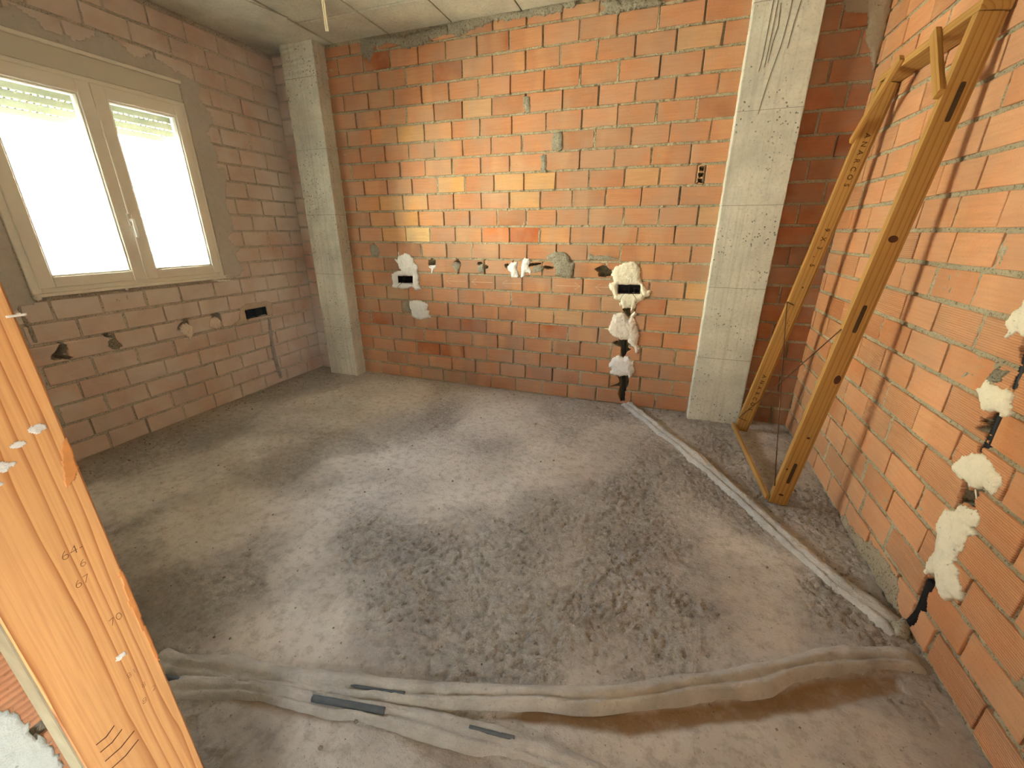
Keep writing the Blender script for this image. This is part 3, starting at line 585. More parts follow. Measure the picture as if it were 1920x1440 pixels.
# the brick end that shows its three cells
hu0, hu1 = B['hollow'][0][0], B['hollow'][1][0]
R_[13] = sorted([x for x in R_[13] if abs(x - 0.166) > 0.04] + [hu0, hu1])
hole_cells = []
vb = 13*HB + 0.008; hv = (HB - 0.016)
for q in range(3):
    s0 = vb + q*hv/3 + 0.005; s1 = vb + (q+1)*hv/3 - 0.005
    hole_cells.append([(hu0+.010, s0), (hu1-.010, s0), (hu1-.010, s1), (hu0+.010, s1)])
holes_b = [B[q] for q in ('box_l','box_r','hole_r0','hole_r1','hole_r2','hole_r3','h1','h2','h3','h3b','h4','h5','h6')] + hole_cells
wall('wall_back', 'back', -2.86, 0.325, 0.007, M_mortar, M_br_back, HB, R_, 2.795, holes_b, None, 1, 0.0, TINT_BACK,
     0.0, 'orange brick back wall between the two concrete pillars')
rows_l = {k: ([-3.30] if k % 2 else [-3.19]) for k in range(22)}
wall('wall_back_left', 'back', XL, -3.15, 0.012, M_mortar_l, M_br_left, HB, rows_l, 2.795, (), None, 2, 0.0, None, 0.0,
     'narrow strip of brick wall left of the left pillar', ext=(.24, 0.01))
rows_r = {k: ([0.78] if k % 2 else [0.90]) for k in range(22)}
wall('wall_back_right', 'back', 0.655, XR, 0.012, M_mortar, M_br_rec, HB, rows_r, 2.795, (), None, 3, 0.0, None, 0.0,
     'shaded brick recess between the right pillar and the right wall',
     palette=lambda r, k, u: tuple(np.array((0.36, 0.125, 0.055))*r.uniform(.75, 1.1)), ext=(.01, .24))  # brick colours lowered here to paint the shade of the recess
off_r = {0: 1.678, 1: 1.542, 2: 1.466, 3: 1.628, 4: 1.55, 5: 1.69, 6: 1.567, 7: 1.468}
rr = random.Random(5); rows_right = {}
for k in range(22):
    o = off_r.get(k, (1.567 if k % 2 == 0 else 1.468) + rr.uniform(-.035, .035)) % 0.2525
    xs = []; x = o
    while x < 3.27: xs.append(x + rr.uniform(-.006, .006)); x += 0.2525
    rows_right[k] = xs
holes_r = [RT[q] for q in ('c1','c2','c3','c4')]
def pal_right(r, k, u):
    c = np.array((0.575, 0.268, 0.126))*r.uniform(.92, 1.07)
    if r.random() < .14: c = np.array((0.50, 0.19, 0.072))
    return tuple(c)
W_right = wall('wall_right', 'right', 0.0, 3.27, 0.0075, M_mortar, M_br_right, HR, rows_right, 2.795, holes_r, None, 4, 0.006, None, 0.2,
     'right brick wall of smooth and ribbed bricks', palette=pal_right, ext=(.24, 0))
rows_left = {}
rr = random.Random(8)
for k in range(22):
    o = {0: -1.943}.get(k, -1.99 if k % 2 else -1.874) + rr.uniform(-.01, .01)
    xs = []; x = o - 0.2475*6
    while x < -0.02:
        if x > -3.26: xs.append(x + rr.uniform(-.008, .008))
        x += 0.2475
    rows_left[k] = xs
WIN = (-2.04, -0.875, 1.042, 2.385)
holes_l = [LF[q] for q in ('box','chase','h1','h2','h3','h4')]
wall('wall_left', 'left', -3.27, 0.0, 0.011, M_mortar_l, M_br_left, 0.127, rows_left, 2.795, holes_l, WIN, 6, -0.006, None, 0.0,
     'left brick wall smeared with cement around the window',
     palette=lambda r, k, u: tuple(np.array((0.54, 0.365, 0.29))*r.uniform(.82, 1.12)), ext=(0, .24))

# ------------------------------------------------------------------ floor
def densify(P, step):
    P = [np.array(p, float) for p in P]; out = []
    for i in range(len(P)-1):
        p0 = P[max(i-1, 0)]; p1 = P[i]; p2 = P[i+1]; p3 = P[min(i+2, len(P)-1)]
        n = max(1, int(np.linalg.norm(p2-p1)/step))
        for k in range(n):
            t = k/n
            out.append(0.5*((2*p1) + (-p0+p2)*t + (2*p0-5*p1+4*p2-p3)*t*t + (-p0+3*p1-3*p2+p3)*t**3))
    out.append(P[-1]); return out
U, V = gridUV(XL - 0.05, XR + 0.05, -3.6, 0.05, 0.0066)
rough = np.clip(0.42 + 2.6*fbm(U*1.9, V*1.9, 21, 4, 0.6), 0.04, 1.0)
Z = 0.007*fbm(U*2.2, V*2.2, 31, 3) + rough*(0.012*fbm(U*34, V*34, 41, 4, 0.72)) + 0.0035*fbm(U*9, V*9, 51, 2)
lump = np.clip(fbm(U*55, V*55, 61, 2) - 0.22, 0, 1)*rough*0.05; Z += np.minimum(lump, 0.004)
pit = np.clip(vnoise(U*62, V*62, 91)*.6 + vnoise(U*125, V*125, 92)*.4 - 0.52, 0, 1)*np.clip((rough-.25)*1.6, 0, 1); Z -= np.minimum(pit*0.055, 0.0085)
dirt = np.zeros(U.shape)
for q, dep, wgt in (('brown1', 0.012, 1.0), ('brown2', 0.008, 0.6), ('brown3', 0.008, 0.45)):
    P = FL[q]; ins = inpoly(U, V, P); d = polydist(U, V, P); s = np.where(ins, d, -d) + 0.018*fbm(U*14, V*14, 71, 3)
    t = np.clip((s + 0.012)/0.03, 0, 1); t = t*t*(3-2*t)
    dirt = np.maximum(dirt, t*wgt); Z = Z*(1-0.7*t) - dep*t
# weaker tint of the same brown along the foot of the walls
edge = np.minimum(np.minimum(U - XL, XR - U), -V); dirt = np.maximum(dirt, 0.35*np.clip(1 - (edge + 0.10*fbm(U*6, V*6, 81, 3))/0.22, 0, 1))
me = grid_solid(U, V, Z, np.ones((U.shape[0]-1, U.shape[1]-1), bool), None, fold_floor, True, 'floor')
at = me.attributes.new('dirt', 'FLOAT', 'POINT'); at.data.foreach_set('value', dirt.ravel().astype(np.float32))
at = me.attributes.new('rough', 'FLOAT', 'POINT'); at.data.foreach_set('value', (rough*(1-dirt)).ravel().astype(np.float32))
mb = MB().box((XL-0.3, -6.3, -0.25), (XR+0.3, 0.3, -0.035)).box((-0.62, -6.3, -0.04), (XR+0.05, -3.6, 0.0))
me2 = mb.mesh('t')
import bmesh
bm = bmesh.new(); bm.from_mesh(me); bm.from_mesh(me2); bm.to_mesh(me); bm.free()
o = link('floor', me, M_floor); tag(o, 'rough unfinished grey concrete floor', None, None, 'structure')

def ridge(name, P, w, hh, seed, label, mat, twin=True):
    pts = densify(P, 0.011); N_ = len(pts); na = 15; vs = []
    ctr = np.mean(pts, 0)
    for i, p in enumerate(pts):
        t = pts[min(i+1, N_-1)] - pts[max(i-1, 0)]; t /= np.linalg.norm(t); n = np.array((-t[1], t[0]))
        s = i*0.011
        ww = w*(1 + 0.85*float(fbm(np.array(s*7), np.array(1.3), seed, 3))); of = 0.012*float(fbm(np.array(s*4), np.array(5.1), seed+2, 2))
        taper = min(1.0, min(i, N_-1-i)/6 + 0.25)
        for k in range(na):
            c = -1 + 2*k/(na-1); q = p + n*(c*ww*0.5 + of)
            prof = (1-abs(c)**3.0)
            if twin: prof *= 1 - 0.36*math.exp(-((c+0.25+0.5*float(fbm(np.array(s*2.5), np.array(9.), seed, 2)))/0.16)**2)
            z = hh*prof*taper + (0.012*float(fbm(np.array(s*20), np.array(c*3.), seed+4, 3)) + 0.011*float(fbm(np.array(s*60), np.array(c*9.), seed+6, 2)))*prof - 0.008*(1-prof)
            vs.append((q[0]-ctr[0], q[1]-ctr[1], z))
    F = [(i*na+k, i*na+k+1, (i+1)*na+k+1, (i+1)*na+k) for i in range(N_-1) for k in range(na-1)]
    me = mesh_from(name, vs, np.array(F)[:, ::-1], True)
    o = link(name, me, mat, None, (ctr[0], ctr[1], 0.0)); tag(o, label, 'mortar ridge', 'mortar ridges over the buried pipes'); return o
ridge('mortar_ridge', FL['ridge1'], 0.098, 0.032, 1, 'pale mortar ridge running diagonally from the back wall to the right wall', M_ridge)
ridge('mortar_ridge', FL['ridge2'], 0.090, 0.031, 2, 'long pale mortar ridge crossing the floor in the foreground', M_ridge)
ridge('mortar_ridge', FL['ridge3'], 0.075, 0.021, 3, 'low flattened mortar ridge with grey pipe showing, nearest the bottom edge', M_ridge)
P = FL['cem_end']; U, V = gridUV(min(p[0] for p in P)-.02, max(p[0] for p in P)+.02, min(p[1] for p in P)-.02, max(p[1] for p in P)+.02, 0.005)
Uc, Vc = cell_c(U), cell_c(V); d = np.where(inpoly(U, V, P), polydist(U, V, P), 0)
o = link('cement_lump', grid_solid(U-P[0][0], V-P[0][1], 0.028*(1-np.exp(-d/0.012)) + 0.003*fbm(U*60, V*60, 4, 3), inpoly(Uc, Vc, P), -0.006, fold_floor, True, 'cement_lump'),
         mat_mortar('cement_wet', (0.44, 0.41, 0.33), 0.002), None, (P[0][0], P[0][1], 0.004))
tag(o, 'smooth grey cement lump where the diagonal ridge meets the right wall', 'cement lump')
for q, lab in (('cond_a', 'grey pipe length bared along the foreground ridge, the longest one'), ('cond_b', 'short blue grey pipe end beside the wooden jamb'),
               ('cond_c', 'thin grey pipe sliver bared near the bottom edge'), ('cond_d', 'thin grey pipe sliver bared between the two foreground ridges')):
    pts = densify(FL[q], 0.012); c0 = pts[0]
    rad = {'cond_a': 0.0105, 'cond_b': 0.008, 'cond_c': 0.006, 'cond_d': 0.005}[q]; zz = {'cond_a': 0.017, 'cond_b': 0.010, 'cond_c': 0.019, 'cond_d': 0.019}[q]
    o = MB().tube([(p[0]-c0[0], p[1]-c0[1], 0) for p in pts], rad, 8).build('floor_pipe', M_condg, None, True, loc=(c0[0], c0[1], zz))
    tag(o, lab, 'pipe', 'pipes half buried in the floor')
# crumbs of mortar lying about
r = random.Random(3); mb = MB()
ico = [(0,0,1),(.89,0,.45),(.28,.85,.45),(-.72,.53,.45),(-.72,-.53,.45),(.28,-.85,.45),(.72,.53,-.45),(-.28,.85,-.45),(-.89,0,-.45),(-.28,-.85,-.45),(.72,-.53,-.45),(0,0,-1)]
icf = [(0,1,2),(0,2,3),(0,3,4),(0,4,5),(0,5,1),(1,6,2),(2,7,3),(3,8,4),(4,9,5),(5,10,1),(2,6,7),(3,7,8),(4,8,9),(5,9,10),(1,10,6),(11,7,6),(11,8,7),(11,9,8),(11,10,9),(11,6,10)]
for i in range(1500):
    t = r.random()
    if t < .30: x = XL + 0.03 + abs(r.gauss(0, .14)); y = r.uniform(-3.0, -.05)
    elif t < .5: x = r.uniform(-3.2, .9); y = -0.03 - abs(r.gauss(0, .12))
    elif t < .6: x = XR - 0.03 - abs(r.gauss(0, .08)); y = r.uniform(-2.6, -.05)
    else: x = r.uniform(-3.2, .9); y = r.uniform(-3.1, -.1)
    s = abs(r.gauss(0, .0024)) + 0.0014
    if x > XR - .02 or y > -.02: continue
    mb.add([(x + s*a*r.uniform(.6, 1.3), y + s*b_*r.uniform(.6, 1.3), 0.002 + s*c_*r.uniform(.5, .9)) for a, b_, c_ in ico], icf)
o = mb.build('mortar_crumbs', mat_mortar('crumb', (0.30, 0.26, 0.21), 0.001)); tag(o, 'grey mortar crumbs scattered over the floor', 'crumbs', None, 'stuff')

# ------------------------------------------------------------------ ceiling
o = MB().box((XL-0.3, -6.3, CEILZ+0.012), (XR+0.3, 0.3, CEILZ+0.25)).build('ceiling', M_ceil); tag(o, 'bare concrete ceiling with board marks', None, None, 'structure')
ce = o; r = random.Random(12)
xs = [-2.745, -2.215, -1.665, -1.135, -0.605, -0.075, 0.455, XR]
for i in range(len(xs)-1):
    for (y0, y1) in ((-0.365, 0.0), (-1.55, -0.375), (-3.25, -1.56)):
        dz = r.uniform(-.004, .004); sk = r.uniform(-.006, .006)
        MB().bbox((xs[i]+.004+sk, y0+.003, CEILZ+dz), (xs[i+1]-.004, y1-.003, CEILZ+0.02), 0.003).build('panel', M_ceil, ce)
MB().bbox((XL+.002, -3.25, CEILZ-0.004), (-2.755, -0.004, CEILZ+0.02), 0.004).build('edge_beam', M_beam, ce)
# lens shaped crack plate on the beam
MB().obox((-2.80, -0.80, CEILZ-0.0085), (0.075, 0.33, 0), (-0.03, 0.012, 0), (0, 0, 0.006), 0.001).build('mortar_flake', M_beam, ce)

# ------------------------------------------------------------------ pillars
def pillar(x0, x1, y0, y1, seams, label, seed, streaks=()):
    cx, cy = (x0+x1)/2, (y0+y1)/2
    root = empty('concrete_pillar', (cx, cy, 0)); tag(root, label, 'pillar', 'bare concrete pillars')
    zs = [-0.02] + list(seams) + [CEILZ+0.01]; r = random.Random(seed)
    for i in range(len(zs)-1):
        d = r.uniform(0, .0022)
        # subdivided prism with slightly chipped corners
        nz = 14; rings = []; vs = []
        for q in range(nz+1):
            z = zs[i]+.0012 + (zs[i+1]-zs[i]-.0024)*q/nz
            j = lambda: r.uniform(-.0016, .0016)
            e = 0.0045
            pr = [(x0+e,y0),(x1-e,y0),(x1,y0+e),(x1,y1),(x0,y1),(x0,y0+e)]
            vs += [(x-cx+(d if x > cx else -d)+j(), y-cy-(d if y < cy else 0)+j(), z) for x, y in pr]
        fs = [(q*6+k, q*6+(k+1) % 6, (q+1)*6+(k+1) % 6, (q+1)*6+k) for q in range(nz) for k in range(6)]
        fs += [tuple(range(6))[::-1], tuple(nz*6+k for k in range(6))]
        MB().add(vs, fs).build('cast_section', M_conc, root)
        if i: MB().box((x0-cx+.002, y0-cy+.0015, zs[i]-.0025), (x1-cx-.002, y1-cy-.002, zs[i]+.0025)).build('form_joint', M_streak, root)
    for P in streaks:
        MB().tube([(x-cx, y0-cy-0.0012, z) for x, z in P], 0.0016, 5).build('rust_streak', M_streak, root)
    return root
pillar(-3.178, -2.842, -0.135, 0.06, (0.49, 1.007, 1.53, 2.055, 2.575), 'bare concrete pillar in the left corner beside the window wall', 1)
SX = lambda px, z: (0.315 + (px)*1.0, z)
stk = [[(0.405, 2.62), (0.40, 2.35), (0.392, 2.28)], [(0.43, 2.64), (0.425, 2.42), (0.418, 2.30)], [(0.445, 2.60), (0.452, 2.50), (0.44, 2.42), (0.432, 2.32)],
       [(0.50, 2.66), (0.497, 2.52), (0.485, 2.40), (0.455, 2.25), (0.435, 2.12), (0.43, 2.06)], [(0.55, 2.64), (0.53, 2.50), (0.52, 2.38)]]
pillar(0.308, 0.668, -0.10, 0.06, (0.504, 1.018, 1.548, 2.082, 2.62), 'bare concrete pillar with dark drip lines near the leaning wooden frame', 2, stk)

# ------------------------------------------------------------------ plaster and mortar patches
pseed = [100]
def patch(name, fr, P, hh, mat, label, cat='plaster patch', cuts=(), cell=0.005, ragged=0.012, base=-0.012, group=None, lump=0.010):
    pseed[0] += 3; s = pseed[0]
    us = [p[0] for p in P]; vs = [p[1] for p in P]; cu, cv = (min(us)+max(us))/2, (min(vs)+max(vs))/2
    U, V = gridUV(min(us)-.015, max(us)+.015, min(vs)-.015, max(vs)+.015, cell)
    ins = inpoly(U, V, P); d = polydist(U, V, P); sd_ = np.where(ins, d, -d) + ragged*2*fbm(U*42, V*42, s, 4, 0.6)
    for C in cuts:
        ci = inpoly(U, V, C); cd = polydist(U, V, C); sd_ = np.minimum(sd_, np.where(ci, -cd, cd) - 0.002)
    mask = cell_c(sd_) > 0
    dd = np.clip(sd_, 0, None); Hh = 0.0025 + hh*(1-np.exp(-dd/0.016)) + (lump*fbm(U*32, V*32, s+1, 4, 0.55) + 0.5*lump*np.abs(fbm(U*17, V*17, s+2, 2)))*(1-np.exp(-dd/0.012))
    Hh = np.maximum(Hh, 0.0015)
    Uj = U + 0.0035*fbm(U*150, V*150, s+5, 2)*2; Vj = V + 0.0035*fbm(U*150, V*150, s+6, 2)*2
    me = grid_solid(Uj-cu, Vj-cv, Hh, mask, base, fold_wall, True, name)
    o = link(name, me, mat, None, wall_pt(fr, cu, cv), (0, 0, FRAMES[fr][1])); tag(o, label, cat, group); return o
G1 = 'plaster dabs on the back wall'; G2 = 'mortar smears on the back wall'; G3 = 'plaster dabs on the right wall'
patch('plaster_patch', 'back', B['plaster_r1'], 0.016, M_plast, 'large cream plaster dab around the right socket box on the back wall', cuts=[B['box_r'], B['hole_r1']], group=G1)
patch('plaster_patch', 'back', B['plaster_r2'], 0.018, M_plast_p, 'cream plaster dab below the right socket box on the back wall', cuts=[B['hole_r1'], B['hole_r2']], group=G1)
patch('plaster_patch', 'back', B['plaster_r3'], 0.018, M_plast_w, 'lowest whitish plaster dab above the bared black tube on the back wall', cuts=[B['hole_r2'], B['hole_r3']], group=G1)
patch('plaster_patch', 'back', B['plaster_l1'], 0.012, M_plast_w, 'white spiky plaster dab around the left socket box on the back wall', cuts=[B['box_l']], group=G1)
patch('plaster_patch', 'back', B['plaster_l2'], 0.014, M_plast_w, 'white plaster dab by itself below the left socket box', group=G1)
for q, lab, mt in (('w1', 'small white plaster dab under the first hole right of the left socket', M_plast_w), ('w4', 'tall white plaster dab right of the fourth wall hole', M_plast_w),
               ('w5', 'white plaster dab left of the thin dark slits in the back wall', M_plast_w)):
    patch('plaster_patch', 'back', B[q], 0.009, mt, lab, group=G1, cell=0.004, ragged=0.005, lump=.006)
for q, lab in (('g2', 'grey mortar dab under the triangular wall hole'), ('g3', 'grey mortar dab between the two holes of the third pair'), ('g5', 'grey mortar dab between two dark slits'),
               ('m6', 'rough grey mortar splash in the middle of the back wall'), ('m7', 'grey mortar smear at the left end of the course above the sockets'), ('m8', 'thin grey mortar smear along the foot of a brick above the right socket'),
               ('m_top', 'long mortar bead under the ceiling over the middle of the back wall'), ('m_top2', 'mortar bead under the ceiling at the left end of the back wall'), ('m_top3', 'mortar smear under the ceiling at the right end of the back wall'),
               ('m_f', 'widest mortar filled gap between bricks, upper middle of the back wall'), ('m_g', 'mortar filled gap one course below the widest one'), ('m_e', 'mortar filled gap in the upper middle with pale fleck'),
               ('mortar_l2', 'grey mortar smear touching the lone white plaster dab')):
    patch('mortar_smear', 'back', B[q], 0.007 if q not in ('m_top', 'm_top2', 'm_top3', 'm6') else 0.014, M_mgrey, lab, 'mortar smear', group=G2, cell=0.005 if q.startswith('m_top') else 0.004, ragged=0.006 if not q.startswith('m_top') else 0.02, lump=.007)
patch('mortar_smear', 'back', [(.77,2.80),(.76,2.63),(.80,2.55),(.905,2.53),(.92,2.41),(.96,2.34),(1.0,2.24),(1.004,2.80)], 0.008, mat_plaster('old_render', (0.40,0.33,0.24)), 'old grey render left high up in the dark recess', 'mortar smear', cell=.007)
patch('plaster_patch', 'right', RT['q1'], 0.012, M_plast, 'cream plaster dab at the right edge of the picture, highest on the right wall', group=G3, cuts=[RT['c3']])
patch('plaster_patch', 'right', RT['q2'], 0.014, M_plast, 'cream plaster dab on the right wall just below the highest one', group=G3, cuts=[RT['c3'], RT['c4']])
patch('plaster_patch', 'right', RT['q3'], 0.012, M_plast, 'cream plaster dab on the right wall above the longest one', group=G3, cuts=[RT['c4'], RT['c1']])
patch('plaster_patch', 'right', RT['q4'], 0.013, M_plast, 'longest cream plaster dab, lowest on the right wall', group=G3, cuts=[RT['c1'], RT['c2']])
patch('mortar_smear', 'right', RT['m1'], 0.008, M_mgrey, 'grey mortar smear beside the bared tube on the right wall', 'mortar smear', cuts=[RT['c3']])
patch('mortar_smear', 'right', [(1.14,-.01),(1.16,.035),(1.35,.05),(1.48,.10),(1.60,.12),(1.70,.10),(1.74,.04),(1.76,-.01)], 0.007, mat_mortar('cement_splash', (0.47, 0.385, 0.27)), 'cement splash along the foot of the right wall', 'mortar smear', ragged=.03)
patch('plaster_patch', 'left', LF['plaster_box'], 0.008, mat_plaster('plaster_left', (0.60,0.50,0.39)), 'cream plaster edging around the wide socket box under the window', cuts=[LF['box']])
patch('plaster_patch', 'left', LF['w1'], 0.008, M_plast_p, 'cream plaster dab with a tail below the window, the left one', group='plaster dabs below the window', cuts=[LF['h1']], ragged=.004)
patch('plaster_patch', 'left', LF['w2'], 0.008, M_plast_p, 'round cream plaster dab below the window nearer the socket box', group='plaster dabs below the window', ragged=.004, cuts=[LF['h2']])
patch('mortar_smear', 'left', LF['g4'], 0.010, M_mgrey, 'grey mortar dab below the window by a small hole', 'mortar smear', ragged=.005)
patch('mortar_smear', 'left', LF['drip'], 0.012, mat_mortar('drip_mortar', (0.50,0.45,0.38)), 'pale mortar drip running down below the window corner', 'mortar smear', ragged=.006)

M_cem = mat_plaster('window_cement', (0.60, 0.575, 0.53), .003)  # wiped cement, its colour lightened as part of the painted glare
r_ = random.Random(77)
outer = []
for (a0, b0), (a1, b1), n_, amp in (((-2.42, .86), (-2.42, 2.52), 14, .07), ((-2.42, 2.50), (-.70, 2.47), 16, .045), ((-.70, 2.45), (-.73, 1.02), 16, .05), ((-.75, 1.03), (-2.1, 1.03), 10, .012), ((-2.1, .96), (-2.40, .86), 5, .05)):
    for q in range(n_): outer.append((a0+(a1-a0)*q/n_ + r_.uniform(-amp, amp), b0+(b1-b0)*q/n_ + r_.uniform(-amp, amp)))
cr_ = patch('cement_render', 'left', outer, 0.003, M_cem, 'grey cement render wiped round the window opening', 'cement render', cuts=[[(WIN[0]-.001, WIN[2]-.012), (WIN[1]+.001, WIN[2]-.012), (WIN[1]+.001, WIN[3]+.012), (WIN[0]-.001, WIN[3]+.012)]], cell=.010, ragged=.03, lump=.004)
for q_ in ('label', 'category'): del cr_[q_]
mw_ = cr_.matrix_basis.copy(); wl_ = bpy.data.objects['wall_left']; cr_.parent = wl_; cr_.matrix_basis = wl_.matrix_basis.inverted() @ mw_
# chalk arrows on the course below the holes
r = random.Random(4)
vrow = 7.5*HB
def arrow(u0, u1, head, label):
    root = MB(); y = -0.0042
    root.tube([(u0, y, vrow), (u1, y, vrow + .004)], 0.0016, 4)
    d = 1 if head > 0 else -1; ue = u1 if head > 0 else u0
    root.tube([(ue - d*.045, y, vrow+.028), (ue, y, vrow+.002), (ue - d*.045, y, vrow-.026)], 0.0016, 4)
    c = (u0+u1)/2; root.v = [(a-c, b_, z-vrow) for a, b_, z in root.v]
    o = root.build('chalk_arrow', M_chalk, None, loc=(c, 0, vrow)); tag(o, label, 'chalk mark', 'chalk arrows on the back wall')
arrow(-1.83, -1.63, -1, 'leftmost pale chalk arrow on the back wall bricks'); arrow(-1.58, -1.38, -1, 'second pale chalk arrow from the left')
arrow(-1.29, -1.12, -1, 'third pale chalk arrow from the left'); arrow(-0.82, -0.62, 1, 'pale chalk arrow pointing right'); arrow(-0.50, -0.36, -1, 'pale chalk arrow next to the right socket plaster')

# ------------------------------------------------------------------ socket boxes, tubes
def wires(mb, base, seed, n, spread=0.03, hang=0.05):
    r = random.Random(seed)
    for i in range(n):
        x, z = base[0] + r.uniform(-spread, spread), base[1] + r.uniform(-.006, .008)
        pts = []; dx = r.uniform(-.03, .03); L = r.uniform(.4, 1)*hang
        for k in range(9):
            t = k/8; pts.append((x + dx*t + .010*math.sin(6*t + i), 0.04 - 0.058*math.sin(math.pi*min(1, t*1.1))*1.0, z + .012*math.sin(3*t) - L*t*t))
        mb.tube(pts, 0.0013, 5)
    return mb
def socket(fr, P, label, seed, hang, extra=None, inner=None):
    cu = sum(p[0] for p in P)/4; cv = sum(p[1] for p in P)/4; w = P[1][0]-P[0][0]; hh = abs(P[0][1]-P[3][1])-.004
    tilt = math.atan2(P[1][1]-P[0][1], w)
    root = empty('socket_box', wall_pt(fr, cu, cv), (0, 0, FRAMES[fr][1])); tag(root, label, 'socket box', 'empty socket boxes in the walls')
    t = 0.0025; y0, y1 = -0.010, 0.045; a, b_ = w/2-.002, hh/2
    m = MB().box((-a, y0, -b_), (-a+t, y1, b_)).box((a-t, y0, -b_), (a, y1, b_)).box((-a, y0, -b_), (a, y1, -b_+t)).box((-a, y0, b_-t), (a, y1, b_)).box((-a, y1-t, -b_), (a, y1, b_))
    m.build('box_shell', inner or M_black, root)
    MB().box((-.002, y0+.006, -b_+t), (.002, y1-t, b_-t)).build('divider', inner or M_black, root)
    if hang:
        wm = wires(MB(), (0.01, 0), seed, 6, w*.28, hang)
        for pts in (extra or []): wm.tube(densify([np.array(p) for p in pts], .008), 0.0015, 5)
        wm.build('wires', M_wire, root, True)
    return root
socket('back', B['box_l'], 'small black socket box ringed by spiky white plaster on the back wall', 1, .03,
       [[(0.01, .03, 0), (0.0, -.03, -.012), (-.03, -.03, -.035), (-.085, -.028, -.075)], [(0.03, .03, 0), (.045, -.03, -.02), (.085, -.025, -.04)]])
socket('back', B['box_r'], 'black socket box with curling wires in cream plaster on the back wall', 2, .05,
       [[(0, .03, 0), (-.02, -.04, -.02), (-.05, -.035, -.06), (-.055, -.03, -.10), (-.04, -.028, -.13)], [(.02, .03, 0), (.035, -.04, -.03), (.07, -.035, -.075), (.06, -.03, -.10)],
        [(.03, .03, 0), (.06, -.04, .012), (.09, -.035, -.01), (.11, -.03, -.045)]])
socket('left', LF['box'], 'wide dark socket box in the wall under the window', 3, .0, None, plain('dark_blue_plastic', (0.035, 0.05, 0.055), 0.5))
def conduit(fr, P, label, rad=0.014, dep=0.020, mat=None):
    pts = densify([np.array(p) for p in P], 0.004); c = pts[0]
    o = MB().tube([(p[0]-c[0], dep, p[1]-c[1]) for p in pts], rad, 10, True, 0.86).build('conduit', mat or M_cond, None, True, loc=wall_pt(fr, *c), rot=(0, 0, FRAMES[fr][1]))
    tag(o, label, 'conduit', 'black corrugated tubes in wall chases'); return o
conduit('back', B['cond_r3'], 'black corrugated tube at the foot of the back wall entering the floor ridge')
conduit('back', B['cond_r2'], 'black corrugated tube between the two lower plaster dabs on the back wall')
conduit('right', RT['cond2'], 'black corrugated tube at the foot of the right wall', .019, .012)
conduit('right', RT['cond3'], 'dark tube in the chase at the right edge of the picture', .014, .014, M_cond)
conduit('right', RT['cond4'], 'black corrugated tube in the chase above the third plaster dab of the right wall', .016, .016)
conduit('right', RT['cond1'], 'thin pale rod crossing the hole above the longest plaster dab', .003, .012, M_plast)

# ------------------------------------------------------------------ window in the left wall
win = empty('window_1', (XL, -1.4575, 1.042)); tag(win, 'white two sash plastic window in the left wall', None, None, 'structure')
def wbox(mb, x0, x1, y0, y1, z0, z1, r=.004): return mb.bbox((x0-XL, y0+1.4575, z0-1.042), (x1-XL, y1+1.4575, z1-1.042), r)
def ring(mb, x0, x1, y0, y1, z0, z1, w, wb=None, wt=None):
    wb = wb or w; wt = wt or w
    wbox(mb, x0, x1, y0, y0+w, z0, z1); wbox(mb, x0, x1, y1-w, y1, z0, z1); wbox(mb, x0, x1, y0+w, y1-w, z0, z0+wb); wbox(mb, x0, x1, y0+w, y1-w, z1-wt, z1); return mb
ring(MB(), -3.470, -3.400, -2.036, -0.880, 1.046, 2.257, 0.045).build('window_frame', M_pvc, win)
for nm, y0, y1, g0, g1 in (('sash', -2.002, -1.4475, -1.932, -1.520), ('sash', -1.4435, -0.908, -1.372, -0.966)):
    m = MB(); x0, x1 = -3.462, -3.388
    wbox(m, x0, x1, y0, g0, 1.075, 2.232); wbox(m, x0, x1, g1, y1, 1.075, 2.232); wbox(m, x0, x1, g0, g1, 1.075, 1.137); wbox(m, x0, x1, g0, g1, 2.157, 2.232)
    # glazing beads
    for (a, b_, c, d) in ((g0, g0+.010, 1.137, 2.157), (g1-.010, g1, 1.137, 2.157), (g0+.01, g1-.01, 1.137, 1.147), (g0+.01, g1-.01, 2.147, 2.157)): wbox(m, -3.450, -3.398, a, b_, c, d, .002)
    s = m.build('sash', M_pvc, win)
    MB().box((-3.430-XL, g0+.004+1.4575, 1.140-1.042), (-3.4255-XL, g1-.004+1.4575, 2.154-1.042)).build('pane', M_glass, s)
m = MB(); wbox(m, -3.389, -3.380, -1.462, -1.434, 1.42, 1.50); wbox(m, -3.382, -3.352, -1.454, -1.442, 1.448, 1.466, .003); wbox(m, -3.362, -3.348, -1.456, -1.440, 1.35, 1.466, .004)
m.build('handle', M_pvc, win)
for z in (1.16, 2.13):
    m = MB(); m.tube([(-3.394-XL, -0.900+1.4575, z-1.042), (-3.394-XL, -0.900+1.4575, z+.07-1.042)], .007, 8); m.build('hinge', M_pvc, win)
m = MB(); wbox(m, -3.52, -3.408, -2.036, -0.880, 2.259, 2.372); m.build('shutter_box', plain('shutter_box_grey', (0.66, 0.65, 0.58), 0.6), win)
m = MB(); wbox(m, -3.45, -3.392, -2.038, -0.872, 2.372, 2.392, .003); m.build('shutter_box_lip', M_pvc, win)
m = MB(); wbox(m, -3.47, -3.385, -2.036, -0.880, 1.028, 1.046, .003); m.build('sill', M_pvc, win)
